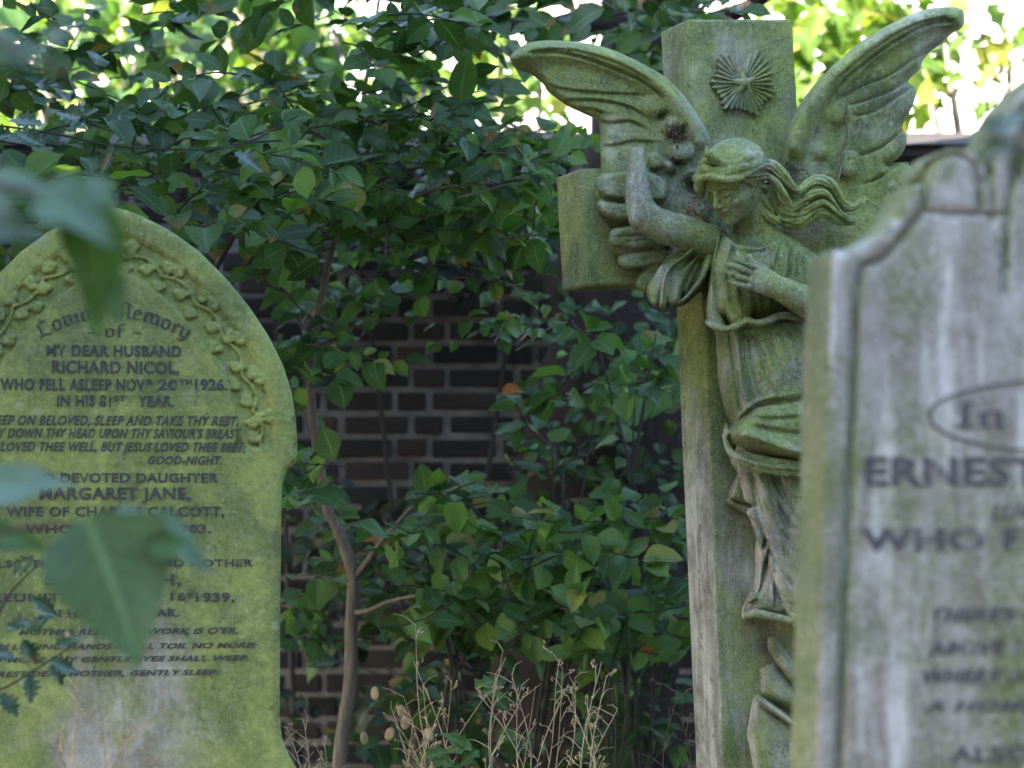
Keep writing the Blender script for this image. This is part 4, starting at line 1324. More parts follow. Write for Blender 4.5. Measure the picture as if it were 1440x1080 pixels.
# ---------------------------------------------------------------- leaves and plants
def leaf_template(kind, nl=8):
    """outline of a leaf: rows along the midrib of (t, half width), unit length"""
    if kind == 'ovate':
        T = np.linspace(0, 1, nl + 1)
        W = np.sin(pi * T ** .80) ** .70 * .5
        W[-1] = .012; W[0] = .03; W[-2] *= .72
        return T, W
    if kind == 'long':
        T = np.linspace(0, 1, nl + 1)
        W = np.sin(pi * T ** .85) * .5
        W[-1] = .01; W[0] = .02
        return T, W
    if kind == 'heart':
        T = np.linspace(0, 1, 12)
        W = np.array([.10, .38, .485, .50, .47, .42, .355, .285, .21, .14, .07, .006])
        return T, W
    if kind == 'holly':
        T = np.linspace(0, 1, 11)
        W = np.sin(pi * T ** .85) * .5
        W = W * np.where(np.arange(11) % 2 == 1, 1.28, .62); W[0] = .03; W[-1] = .01
        return T, W
    if kind == 'lobed':                              # five pointed maple like blade
        T = np.array([0, .06, .16, .30, .40, .52, .62, .74, .86, 1.0])
        W = np.array([.04, .22, .50, .30, .28, .58, .30, .20, .16, .01])
        return T, W


def blade(me, A):
    """where each point lies on its leaf (across, along, leaf number) for the veins"""
    at_ = me.attributes.new('blade', 'FLOAT_VECTOR', 'POINT')
    at_.data.foreach_set('vector', np.ascontiguousarray(A, np.float32).ravel())
    return me


class Leaves:
    def __init__(s): s.d = {}

    def put(s, p, d, n, ln, wid, kind='ovate', fold=.25, droop=.3):
        s.d.setdefault(kind, []).append((*p, *d, *n, ln, wid, fold, droop))

    def count(s): return sum(len(v) for v in s.d.values())

    def mesh(s, name, nl=8, seed=1):
        r = np.random.RandomState(seed)
        VV = []; FF = []; AA = []; base = 0
        for kind, rows in s.d.items():
            A = np.array(rows, float); n = len(A)
            P, D, N = A[:, 0:3], A[:, 3:6], A[:, 6:9]
            ln, wd, fo, dr = A[:, 9:10], A[:, 10:11], A[:, 11:12], A[:, 12:13]
            D = D / (np.linalg.norm(D, axis=1, keepdims=True) + 1e-9)
            N = N - D * (N * D).sum(1, keepdims=True); N = N / (np.linalg.norm(N, axis=1, keepdims=True) + 1e-9)
            B = np.cross(D, N)
            T, W = leaf_template(kind, nl)
            m = len(T)
            # cross section: edge, quarter, midrib, quarter, edge
            U = np.array([-1, -.5, 0, .5, 1.0]) if nl > 4 else np.array([-1, 0, 1.0])
            c = len(U)
            curl = r.uniform(-.12, .12, (n, 1)); wave = r.uniform(0, 6.28, (n, 1)); asym = r.uniform(-.12, .12, (n, 1))
            V = np.zeros((n, m, c, 3))
            for i in range(m):
                t = T[i]
                ctr = P + D * ln * t * (1 - .12 * dr * t) - N * ln * dr * t * t * .5 + B * ln * asym * np.sin(pi * t) * .5
                for j in range(c):
                    u = U[j]
                    lift = fo * abs(u) ** 1.3 * W[i] * wd + .035 * ln * np.sin(wave + 9 * t + 2 * np.sign(u)) * abs(u) * (W[i] > .05)
                    V[:, i, j] = ctr + B * (u * W[i] * wd * (1 + curl * np.sign(u))) + N * lift
            idx = np.arange(n)[:, None, None] * (m * c) + np.arange(m - 1)[None, :, None] * c + np.arange(c - 1)[None, None, :]
            f = np.stack([idx, idx + 1, idx + c + 1, idx + c], -1).reshape(-1, 4) + base
            VV.append(V.reshape(-1, 3)); FF.append(f); base += n * m * c
            a = np.zeros((n, m, c, 3)); a[..., 0] = U[None, None, :]; a[..., 1] = T[None, :, None]; a[..., 2] = r.rand(n)[:, None, None]
            AA.append(a.reshape(-1, 3))
        me = np_mesh(name, np.vstack(VV), np.vstack(FF))
        return blade(me, np.vstack(AA))


def foliage(name, lv, st, leafmat, twigmat, parent):
    """leaves and the fine twigs that carry them as one mesh of two materials"""
    me = lv.mesh(name)
    nv, nf = len(me.vertices), len(me.polygons)
    V = np.empty(nv * 3, np.float32); me.vertices.foreach_get('co', V)
    A = np.empty(nv * 3, np.float32); me.attributes['blade'].data.foreach_get('vector', A)
    F = np.empty(nf * 4, np.int32); me.loops.foreach_get('vertex_index', F)
    V = np.vstack([V.reshape(-1, 3), np.array(st.v, np.float32)]); F = np.vstack([F.reshape(-1, 4), np.array([f for f in st.f if len(f) == 4], np.int32) + nv])
    bpy.data.meshes.remove(me)
    me = blade(np_mesh(name, V, F), np.vstack([A.reshape(-1, 3), np.zeros((len(V) - nv, 3), np.float32)]))
    me.materials.append(leafmat); me.materials.append(twigmat)
    me.polygons.foreach_set('material_index', np.r_[np.zeros(nf, np.int32), np.ones(len(F) - nf, np.int32)])
    return link('foliage', me, None, parent, True)


def rv(r): return Vector((r.gauss(0, 1), r.gauss(0, 1), r.gauss(0, 1)))


def spray(lv, st, p0, d, length, r, ll, asp=.68, kind='ovate', step=.034, face=.45, droop=.35, twig=.0022, rad=1.0, spread=1.0):
    """a twig with alternate leaves lying roughly in one plane; returns its points"""
    p = Vector(p0); d = Vector(d).normalized()
    pts = [p.copy()]
    n = max(2, int(length / step))
    side = r.choice((-1, 1))
    for i in range(n):
        d = (d + rv(r) * .09 + Vector((0, 0, -.05 * droop))).normalized()
        p = p + d * step
        pts.append(p.copy())
        up = (Vector((0, 0, 1)) * .75 + Vector((0, -1, 0)) * face + rv(r) * .42).normalized()
        b = d.cross(up).normalized()
        side = -side
        l = ll * r.choice((.55, .75, .85, .95, 1.05, 1.2)) * r.uniform(.85, 1.1) * (1 - .35 * (i / n) ** 3)
        ld = (d * r.uniform(.35, .8) + b * side * spread * r.uniform(.6, 1.0) + Vector((0, 0, -.25 * droop)) + rv(r) * .15).normalized()
        q = p + ld * l * .12
        lv.put(q, ld, up, l, l * asp * r.uniform(.78, 1.15), 'long' if kind == 'ovate' and r.random() < .3 else kind, r.uniform(-.1, .75), r.uniform(.1, 1.1) * (droop + .25))
    lv.put(p, d, (Vector((0, 0, 1)) + Vector((0, -1, 0)) * face + rv(r) * .3), ll * .85, ll * asp * .85, kind, .3, .4)
    if st is not None and len(pts) > 2: st.tube(pts, [twig * 1.2, twig * .5], 4, False)
    return pts


def inpoly(x, y, P):
    c = False; j = len(P) - 1
    for i in range(len(P)):
        if ((P[i][1] > y) != (P[j][1] > y)) and x < (P[j][0] - P[i][0]) * (y - P[i][1]) / (P[j][1] - P[i][1]) + P[i][0]: c = not c
        j = i
    return c


def fill(lv, st, poly, Y0, Y1, n, r, ll, length=(.12, .28), dirs=None, **kw):
    """sprays through the part of space seen inside a traced outline between two distances"""
    xs = [p[0] for p in poly]; ys = [p[1] for p in poly]
    k = 0; tries = 0
    while k < n and tries < n * 60:
        tries += 1
        x, y = r.uniform(min(xs), max(xs)), r.uniform(min(ys), max(ys))
        if not inpoly(x, y, poly): continue
        Y = r.uniform(Y0, Y1)
        a = r.uniform(0, 2 * pi)
        d = Vector((cos(a), sin(a) * .6 - .15, r.uniform(-.25, .45))) if dirs is None else dirs(r)
        L_ = r.uniform(*length)
        p = at(x, y, Y) - d.normalized() * L_ * .5
        spray(lv, st, p, d, L_, r, ll, **kw)
        k += 1


def path3(pts, n=6):
    """traced stem: (px, py, Y) points -> smooth world points"""
    return [Vector(p) for p in spl([at(*p) for p in pts], n)]


def plant(name, label, cat, base, group=None):
    return empty(name, base, label, cat, group)


# --- the sapling with the bare pale stem between the headstone and the cross
r = random.Random(21)
sap = plant('sapling', 'young tree with a bare pale brown stem and broad green leaves beside the green headstone', 'tree', at(478, 1190, 6.0))
mb = MB()
mb.tube(path3([(470, 1200, 6.0), (478, 1060, 6.0), (492, 960, 6.0), (494, 880, 6.0), (498, 815, 6.0)]), [.017, .015, .014, .0135, .0155], 9)
mb.tube(path3([(498, 815, 6.0), (489, 782, 6.0), (472, 738, 6.02), (460, 715, 6.02), (449, 650, 6.05), (439, 580, 6.08), (437, 520, 6.1), (446, 450, 6.12), (462, 370, 6.15), (480, 300, 6.2), (498, 220, 6.25), (512, 130, 6.3), (530, 20, 6.4), (545, -90, 6.5)]), [.0155, .0145, .0135, .013, .0125, .012, .0115, .0115, .011, .009, .007, .006, .004], 9)
mb.tube(path3([(499, 812, 6.0), (516, 790, 5.97), (540, 757, 5.93), (580, 712, 5.9)]), [.009, .007, .006, .004], 6)
mb.tube(path3([(497, 862, 6.0), (520, 858, 5.95), (550, 845, 5.9), (600, 835, 5.85)]), [.007, .005, .004, .003], 6)
mb.tube(path3([(480, 300, 6.2), (520, 262, 6.1), (570, 240, 6.0), (640, 225, 5.9)]), [.007, .005, .004, .003], 6)
mb.tube(path3([(470, 340, 6.17), (560, 290, 6.0), (640, 262, 5.9), (700, 300, 5.8)]), [.006, .005, .004, .003], 6)
mb.tube(path3([(496, 230, 6.25), (450, 190, 6.2), (390, 170, 6.1), (300, 165, 6.0)]), [.007, .005, .004, .003], 6)
mb.build('trunk', M['bark_grey'], sap, True)
lv = Leaves(); st = MB()
LLN = .074
fill(lv, st, [(400, 170), (560, 150), (700, 170), (790, 215), (775, 330), (720, 345), (600, 330), (470, 330), (400, 300)], 5.6, 6.5, 80, r, LLN, face=.6)
fill(lv, st, [(640, 185), (770, 180), (790, 300), (700, 340), (650, 280)], 5.6, 6.4, 18, r, LLN, face=.6)
fill(lv, st, [(120, 140), (400, 130), (760, 140), (760, 200), (120, 205)], 5.6, 6.4, 26, r, LLN, face=.5)
fill(lv, st, [(560, 300), (680, 300), (720, 390), (760, 360), (740, 420), (640, 430), (580, 400), (520, 380)], 5.8, 6.5, 17, r, LLN * .9, face=.6)
fill(lv, st, [(410, 300), (520, 300), (560, 420), (480, 440), (400, 420)], 6.2, 6.7, 12, r, LLN, face=.6)
fill(lv, st, [(440, 440), (560, 420), (620, 470), (600, 560), (560, 560), (520, 560), (490, 520)], 5.7, 6.1, 5, r, LLN * .95, face=.8)
fill(lv, st, [(580, 420), (760, 440), (770, 470), (600, 480)], 5.9, 6.3, 6, r, LLN * .75, face=.6)
fill(lv, st, [(395, 690), (480, 690), (480, 860), (400, 860)], 6.15, 6.8, 13, r, LLN, face=.5)
fill(lv, st, [(400, 870), (540, 840), (560, 930), (420, 920)], 6.1, 6.4, 5, r, LLN * .85, face=.6)
fill(lv, st, [(400, 440), (440, 430), (450, 620), (400, 640)], 6.3, 6.8, 5, r, LLN, face=.5)
foliage('sapling_leaves', lv, st, M['leaf_mid'], M['twig'], sap)

# --- leaf mass on the left, over and behind the green headstone
r = random.Random(22)
sh = plant('shrub', 'dense green shrub growing up behind the green headstone', 'shrub', at(250, 1300, 5.6))
lv = Leaves(); st = MB()
st.tube(path3([(250, 1300, 5.6), (262, 900, 5.6), (240, 500, 5.6), (260, 250, 5.6), (300, 120, 5.6)]), [.016, .012, .008, .004], 7)
st.tube(path3([(240, 520, 5.6), (330, 330, 5.5), (420, 230, 5.4)]), [.008, .005, .003], 6)
fill(lv, st, [(150, 200), (300, 190), (430, 200), (440, 320), (400, 420), (330, 330), (240, 280), (150, 280)], 5.0, 6.2, 50, r, .08, face=.6)
fill(lv, st, [(-40, 200), (160, 190), (160, 290), (60, 340), (-40, 350)], 5.2, 6.2, 18, r, .09, face=.5)
fill(lv, st, [(400, 330), (440, 330), (450, 520), (410, 520)], 5.6, 6.4, 6, r, .085, face=.5)
fill(lv, st, [(390, 640), (440, 650), (430, 760), (395, 760)], 5.4, 6.2, 5, r, .08, face=.5)
foliage('shrub_leaves', lv, st, M['leaf_mid'], M['twig_dark'], sh)

# --- bushes under the wall, between sapling and cross
bushes = [
    ('low bush with overlapping green leaves left of the cross shaft', [(535, 740), (640, 680), (760, 690), (800, 770), (760, 890), (640, 900), (560, 880), (530, 780)], 5.6, 6.6, 64, .078, (640, 1150, 6.3), 31),
    ('broad leaved bush filling the corner beside the cross shaft', [(770, 740), (880, 700), (985, 720), (990, 900), (900, 960), (780, 900), (750, 800)], 5.6, 6.6, 46, .085, (860, 1160, 6.1), 32),
    ('straggly bush with bright leaves in front of the dark tree trunk', [(720, 580), (770, 540), (860, 480), (960, 520), (975, 640), (880, 640), (760, 680), (700, 640)], 6.1, 6.9, 8, .092, (740, 1160, 6.4), 33),
    ('thin sprays of leaves below the arm of the cross', [(790, 440), (880, 425), (960, 440), (960, 560), (900, 600), (820, 520)], 5.7, 6.5, 6, .10, (905, 1160, 6.2), 34),
    ('dark undergrowth bush in the shade at the foot of the brick wall', [(395, 880), (520, 920), (760, 880), (990, 900), (995, 1100), (390, 1100)], 6.2, 7.4, 34, .085, (600, 1200, 6.9), 35)]
for i, (lab, poly, Y0, Y1, n, ll, base, seed) in enumerate(bushes):
    r = random.Random(seed)
    b = plant('bush', lab, 'bush', at(*base), 'bushes under the wall')
    lv = Leaves(); st = MB()
    fill(lv, st, poly, Y0, Y1, n, r, ll, face=.55, droop=.45)
    cx = sum(p[0] for p in poly) / len(poly); cy = sum(p[1] for p in poly) / len(poly)
    for k in range(5):
        q = poly[(k * 2) % len(poly)]
        st.tube(path3([base, (base[0] + (cx - base[0]) * .6 + r.uniform(-30, 30), (base[1] + cy) / 2, base[2]), ((cx + q[0]) / 2, (cy + q[1]) / 2, (Y0 + Y1) / 2 + .1)]), [.0055, .004, .002], 6)
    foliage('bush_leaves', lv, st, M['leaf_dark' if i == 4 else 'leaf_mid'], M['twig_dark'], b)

r = random.Random(39)  # near-black leaf layer added to stand for deep shade on the wall
iv = plant('ivy', 'near-black ivy added on the brick wall to stand for its shade', 'ivy', at(600, 1180, 8.0))
lv = Leaves(); st = MB()
for q in ([(600, 1180, 8.1), (560, 800, 8.1), (520, 450, 8.1), (480, 250, 8.1)], [(600, 1100, 8.1), (680, 700, 8.1), (720, 420, 8.1), (740, 240, 8.1)], [(420, 1180, 8.1), (400, 700, 8.1), (380, 300, 8.1)]): st.tube(path3(q), [.012, .008, .004], 6, False)
fill(lv, st, [(380, 190), (790, 190), (790, 400), (700, 440), (600, 420), (480, 440), (380, 440)], 7.6, 8.1, 60, r, .075, (.15, .35), face=.9, asp=.8)
fill(lv, st, [(395, 640), (520, 700), (760, 700), (990, 700), (990, 1000), (395, 1000)], 7.4, 8.1, 45, r, .075, (.15, .35), face=.9, asp=.8)
foliage('wall_shade_leaves', lv, st, M['leaf_wall_shade'], M['twig_dark'], iv)

# --- withered leaves caught in the twigs
wl = (('withered orange leaf caught in the twigs before the brick wall', 706, 556, 6.05, .055), ('curled orange leaf high in the sapling beside the wing', 684, 198, 5.9, .04), ('small rusty leaf hanging left of the other orange leaf in the sapling', 584, 216, 5.9, .035),
      ('yellowing leaf low beside the cross shaft', 898, 924, 5.9, .05), ('brown leaf hanging on the stem fork of the sapling', 512, 762, 6.0, .045))
for lab, x, y, Y, ln in wl:
    lv = Leaves(); lv.put(at(x, y, Y), (.8, -.1, .25), (0, -.8, .5), ln, ln * .6, 'ovate', .9, .6)
    o = link('withered_leaf', lv.mesh('withered_leaf'), M['dead_leaf'])
    tag(o, lab, 'leaf', 'withered leaves')

# --- holly twigs
def holly(name, label, stems, leaves, Y, ll, mat=None):
    h = plant(name, label, 'holly twig', at(*stems[0][0], Y))
    mb = MB()
    for s_ in stems: mb.tube(path3([(x, y, Y) for x, y in s_]), [.0022, .0012], 5)
    mb.build('stem', M['twig_dark'], h, True)
    for (x, y, ang, f) in leaves:
        lv = Leaves()
        a = radians(ang)
        lv.put(at(x, y, Y + f * .02), (cos(a), -.25 * f, sin(a)), (-.3 * sin(a) + .25 * f, -.8, .55), ll, ll * .62, 'holly', .55, .25)
        link('leaf', lv.mesh('holly_leaf', 6, int(x) % 97), M['holly'], h, True)


holly('holly_twig', 'glossy holly twig across the foot of the green headstone', [[(-40, 990), (0, 860), (35, 812), (60, 790)], [(-60, 985), (0, 970), (60, 935), (110, 902)]],
      [(22, 812, 50, 1), (45, 842, -35, -1), (10, 880, 10, 1), (32, 900, -60, -1), (38, 890, 40, 0), (78, 905, 15, 1), (70, 930, -20, -1), (40, 948, -80, 1), (75, 925, -70, 0), (-20, 880, 60, 1), (0, 975, -50, 0), (20, 925, 170, 1)], 3.7, .044)
holly('holly_twig', 'dark holly twig hanging at the left above the green headstone', [[(-60, 170), (60, 185), (160, 205), (250, 210), (330, 206), (400, 175)]],
      [(-20, 190, 0, 1), (20, 186, -20, -1), (95, 168, 20, 1), (120, 178, 150, 0), (150, 170, 30, 1), (160, 205, -120, -1), (60, 176, 170, 1), (330, 215, -30, 0)], 4.3, .058)
holly('holly_twig', 'blurred bluish holly twig in front of the grey headstone', [[(1475, 230), (1440, 205), (1402, 196), (1384, 186)]],
      [(1420, 190, 160, 1), (1410, 196, 60, -1), (1425, 200, -150, 0), (1445, 196, 90, 1), (1440, 206, -100, -1)], 1.9, .030)

# --- leaves right in front of the lens on the left
def near_sprig(name, label, stems, leaves):
    h = plant(name, label, 'leafy twig', at(*stems[0][0]))
    mb = MB()
    for s_ in stems: mb.tube(path3(s_), [.0028, .0016], 6)
    mb.build('stem', M['twig'], h, True)
    for (x, y, Y, ang, ln, wd, n, fold, droop, mat) in leaves:
        lv = Leaves(); a = radians(ang)
        lv.put(at(x, y, Y), (cos(a), 0, sin(a)), n, ln, wd, 'heart', fold, droop)
        link('leaf', lv.mesh('near_leaf', 10, int(x) % 89), M[mat], h, True)


near_sprig('leafy_twig', 'blurred twig with one big hanging leaf in front of the lower headstone lettering', [[(-60, 770, 2.30), (20, 745, 2.30), (110, 738, 2.30), (200, 765, 2.30), (250, 790, 2.30)]],
           [(122, 728, 2.28, -70, 0.144, 0.119, (.12, -.92, .40), .22, .10, 'leaf_near'), (-50, 690, 2.23, 8, 0.105, 0.068, (0, -.55, .9), .2, .2, 'leaf_near'), (-60, 758, 2.36, -2, 0.087, 0.045, (.1, -.8, .5), .3, .3, 'leaf_near_green'),
            (195, 748, 2.31, -22, 0.077, 0.055, (.2, -.55, .85), .5, .5, 'leaf_near'), (150, 735, 2.36, 0, 0.072, 0.050, (0, -.5, .9), .2, .3, 'leaf_near'), (205, 772, 2.28, 12, 0.045, 0.030, (0, -.8, .4), .3, .3, 'leaf_near_green'), (240, 770, 2.33, -25, 0.042, 0.035, (.1, -.4, .9), .4, .2, 'leaf_near')])
near_sprig('leafy_twig', 'blurred twig of drooping leaves over the pointed top of the green headstone', [[(-80, 240, 1.92), (0, 262, 1.92), (80, 275, 1.92), (130, 300, 1.92)]],
           [(118, 282, 1.92, -84, 0.108, 0.050, (.3, -.9, .2), .4, .2, 'leaf_near_green'), (-40, 278, 1.92, 6, 0.105, 0.059, (0, -.5, .9), .3, .4, 'leaf_near'), (50, 276, 1.90, -25, 0.072, 0.056, (.1, -.7, .7), .3, .4, 'leaf_near'),
            (-50, 310, 1.94, -8, 0.069, 0.056, (0, -.6, .8), .3, .3, 'leaf_near'), (150, 385, 1.94, -70, 0.045, 0.031, (.1, -.8, .5), .2, .2, 'leaf_near'), (100, 262, 1.94, -35, 0.057, 0.046, (.2, -.6, .8), .3, .4, 'leaf_near')])
near_sprig('leafy_twig', 'blurred twig in the top left corner with a bright green leaf', [[(-90, 20, 1.7), (-20, 50, 1.7), (50, 85, 1.7), (110, 110, 1.7)]],
           [(-40, 62, 1.7, -8, .065, .045, (0, -.6, .8), .2, .3, 'leaf_near'), (-25, 70, 1.72, -80, .050, .030, (.2, -.9, .2), .2, .2, 'leaf_near_green'), (30, 92, 1.72, -5, .045, .024, (0, .4, .9), .3, .4, 'leaf_dark'), (60, 60, 1.7, 20, .03, .02, (0, -.6, .8), .2, .3, 'leaf_near')])

# --- dry weeds along the bottom edge
def weed(label, x, top, Y, n, seed, spread=60, pods=0, mat='dry', bot=1180):
    r = random.Random(seed)
    w = plant('dry_weed', label, 'dry weed', at(x, bot, Y), 'dry weeds along the front')
    mb = MB()
    for k in range(n):
        tx = x + r.uniform(-spread, spread); ty = top + r.uniform(0, (bot - top) * .45) if k else top
        bx = x + r.uniform(-spread, spread) * .4
        mid = ((bx + tx) / 2 + r.uniform(-32, 32), (bot + ty) / 2)
        P = path3([(bx, bot, Y), (*mid, Y + r.uniform(-.05, .05)), (tx, ty, Y + r.uniform(-.08, .08))])
        mb.tube(P, [.0018, .0007], 4, False)
        for j in range(3, len(P)):
            if r.random() < .75:
                a = r.uniform(-1.2, 1.2); l = r.uniform(.015, .06)
                d = Vector((sin(a), r.uniform(-.4, .4), cos(a) * .8 + .2)).normalized()
                q = [P[j], P[j] + d * l * .6, P[j] + d * l + Vector((r.uniform(-.01, .01), 0, -.006))]
                mb.tube(q, [.0010, .0005], 3, False)
                if r.random() < .6:
                    for i in range(r.randint(1, 4)):
                        c = q[1] + (q[2] - q[1]) * r.random() + rv(r) * .003
                        mb.tube([c, c + d * .004 + rv(r) * .002, c + d * .008], [.0006, .0018, .0005], 4, False)
    mb.build('stalks', M[mat], w, True)
    for k in range(pods):
        px, py = ((527, 975), (565, 1000), (570, 1016), (548, 1032), (603, 1033), (512, 1038))[k]
        c = at(px, py, Y + r.uniform(-.05, .05))
        bm = bmesh.new(); bmesh.ops.create_uvsphere(bm, u_segments=12, v_segments=8, radius=1)
        ay, rz = r.uniform(-.5, .5), r.uniform(-.8, .8)
        for q in bm.verts: q.co = Matrix.Rotation(rz, 3, 'Z') @ Matrix.Rotation(ay, 3, 'Y') @ Vector((q.co.x * .0105, q.co.y * .0025, q.co.z * .0150)) + c
        me = bpy.data.meshes.new('seed_pod'); bm.to_mesh(me); bm.free()
        for p in me.polygons: p.use_smooth = True
        o = link('seed_pod', me, M['pod'], w, True)


weed('tangle of pale dry stalks in the middle of the bottom edge', 730, 915, 4.75, 11, 41, 95)
weed('tall dry stalk with drooping seed heads right of the tangle', 835, 930, 4.7, 5, 42, 40)
weed('pale spiky dead stalks to the right of the sapling stem', 640, 880, 5.2, 6, 43, 60)
weed('dry honesty with flat oval seed pods', 575, 980, 5.6, 6, 44, 40, 6)
weed('thin reddish dry stalk against the cross shaft', 965, 975, 4.9, 2, 45, 25, mat='twig')
weed('single dry grass stalk before the green headstone', 90, 955, 4.0, 3, 46, 22)
weed('wispy dry stems in front of the green headstone, right of the single stalk', 160, 1015, 4.0, 4, 47, 45)
weed('curled dry stems at the right foot of the green headstone', 425, 1020, 4.6, 5, 48, 35)
for lab, x, y, Y, dx in (('pale dried grey leaf on the weeds', 668, 968, 5.2, .6), ('pale green withering leaf low in the weeds', 655, 1045, 4.9, -.5), ('yellow green withering leaf at the bottom edge', 600, 1066, 4.9, .7)):
    lv = Leaves()
    for k in range(3): lv.put(at(x + k * 9, y + k * 5, Y), (dx, -.2, .3 - .3 * k), (0, -.8, .5), .055, .03, 'lobed', .6, .8)
    tag(link('withering_leaf', lv.mesh('withering_leaf'), M['leaf_pale']), lab, 'leaf', 'withering leaves in the weeds')
# dead stem lying over the right wing, rubbish caught behind the head
stem = MB(); r = random.Random(51)
q = [(L(x, y, yl)) for x, y, yl in ((1192, 138, -.058), (1189, 165, -.052), (1191, 190, -.048), (1183, 215, -.050), (1184, 232, -.055), (1177, 262, -.075), (1182, 285, -.105), (1192, 305, -.095))]
mw = Matrix.Translation(OM) @ Matrix.Rotation(YAW, 4, 'Z')
stem.tube([mw @ Vector(tuple(p)) for p in spl(q, 4)], [.0020, .0034, .0028, .0022], 5)
tag(stem.build('dead_stem', M['bark_grey']), 'thin dead stem lying down the right wing of the angel', 'stem')
for lab, x, y, yl, n in (('brown leaf litter caught behind the hair of the angel', 1120, 250, -.07, 60), ('rusty leaf litter caught between raised arm and face', 975, 300, -.075, 70), ('brown litter lodged under the chin of the angel', 1005, 328, -.09, 60), ('dark crumbs of litter on the left wing', 950, 188, -.062, 70)):
    lv = Leaves()
    for k in range(n):
        lv.put(mw @ Vector(L(x + r.gauss(0, 9), y + r.gauss(0, 8), yl + r.uniform(-.015, .02))), rv(r), rv(r), r.uniform(.005, .013), r.uniform(.002, .005), 'long', .5, .6)
    tag(link('leaf_litter', lv.mesh('leaf_litter', 4), M['dead_leaf'] if 'rusty' in lab else M['twig']), lab, 'leaf litter', 'litter on the monument', 'stuff')
# ---------------------------------------------------------------- ground, wall, trees, house, light
mb = MB(); N = 40; r = random.Random(2)
xs = [-150, -60, -25, -12] + [-6 + .5 * i for i in range(25)] + [12, 25, 60, 150]
ys = [-60, -20, -6] + [-2 + .5 * i for i in range(22)] + [10, 13, 18, 26, 40, 80, 200]
mb.add([(x, y, (r.uniform(-.02, .03) if 1 < y < 8 and abs(x) < 5 else 0)) for y in ys for x in xs],
       [(j * len(xs) + i, j * len(xs) + i + 1, (j + 1) * len(xs) + i + 1, (j + 1) * len(xs) + i) for j in range(len(ys) - 1) for i in range(len(xs) - 1)])
tag(mb.build('ground', M['soil']), kind='structure')

# --- brick wall in Flemish bond with a dark coping
WY = 8.2
wall = empty('brick_wall', (0, WY, 0), 'dark old brick wall with pale mortar joints behind the graves', 'wall')
top = at(720, 182, WY).z - .09
bk = MB(); r = random.Random(8)
row = 0; z = 0.0
while z < top - .02:
    x = -4.6 + (.17 if row % 2 else 0); k = row
    while x < 4.6:
        w = .204 if k % 2 == 0 else .0925
        dz = .056
        j = [r.uniform(-.003, .003) for _ in range(4)]
        y0 = WY - .006 + r.uniform(-.004, .003)
        if abs(x) < 3.2:
            bk.box((x + j[0], y0, z + j[1]), (x + w + j[2], WY + .05, z + dz + j[3]))
        else:
            bk.box((x, y0, z), (x + w, WY + .05, z + dz))
        x += w + .021; k += 1
    z += .075; row += 1
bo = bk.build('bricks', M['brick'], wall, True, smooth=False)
bv = bo.modifiers.new('worn', 'BEVEL'); bv.width = .006; bv.segments = 2
mt = MB(); mt.box((-9, WY + .004, -.1), (9, WY + .22, top)); mt.build('mortar', M['mortar'], wall, True, smooth=False)
cp = MB()
cp.box((-9, WY - .03, top + .002), (9, WY + .25, top + .032))
x = -9.0
while x < 9:
    cp.add([(x + .004, WY - .055, top + .035), (x + .296, WY - .055, top + .035), (x + .296, WY + .275, top + .035), (x + .004, WY + .275, top + .035),
            (x + .004, WY + .11, top + .095), (x + .296, WY + .11, top + .095)], [(0, 3, 2, 1), (0, 1, 5, 4), (2, 3, 4, 5), (0, 4, 3), (1, 2, 5)])
    x += .3
cp.build('coping', M['coping'], wall, True, smooth=False)

# --- dark trunk before the wall, leaning to the right, with its crown above the frame
r = random.Random(61)
tk = plant('tree', 'dark leaning tree trunk between the brick wall and the cross', 'tree', at(835, 1200, 7.4))
mb = MB()
P = path3([(815, 1230, 7.4), (830, 900, 7.4), (845, 700, 7.42), (858, 560, 7.45), (868, 420, 7.5), (890, 250, 7.55), (910, 90, 7.6), (925, -60, 7.65), (945, -300, 7.7), (950, -520, 7.75)])
mb.tube(P, [.30, .24, .215, .195, .18, .165, .15, .14, .11, .07], 18)
for v_ in range(len(mb.v)):
    x, y, z = mb.v[v_]
    g = .016 * sin(31 * x + 3 * z) + .012 * sin(57 * x + 21 * y + 6 * z) + .008 * sin(95 * y + 9 * z)
    mb.v[v_] = (x + g, y - abs(g), z)
for s_ in ([(905, 90, 7.6), (980, 40, 7.4), (1060, 5, 7.2), (1150, -60, 7.0)], [(912, 40, 7.6), (820, 30, 7.3), (740, 40, 7.0), (660, 10, 6.8)], [(930, -60, 7.6), (1050, -200, 7.2), (1200, -400, 6.6)], [(925, -80, 7.6), (760, -260, 7.0), (560, -460, 6.4)]):
    mb.tube(path3(s_), [.045, .03, .018, .008], 8)
mb.build('trunk', M['bark_dark'], tk, True)
lv = Leaves(); st = MB()
fill(lv, st, [(590, -60), (1010, -60), (1040, 20), (1000, 40), (925, 60), (840, 46), (740, 30), (600, 40)], 5.9, 7.3, 46, r, .09, face=.4)
fill(lv, st, [(860, 30), (930, 20), (925, 100), (880, 90)], 6.6, 7.2, 8, r, .09, face=.4)
fill(lv, st, [(750, 420), (960, 420), (960, 720), (740, 720)], 6.95, 7.15, 34, r, .055, (.15, .3), face=.9, asp=.8)
foliage('trunk_leaves', lv, st, M['leaf_dark'], M['twig_dark'], tk)
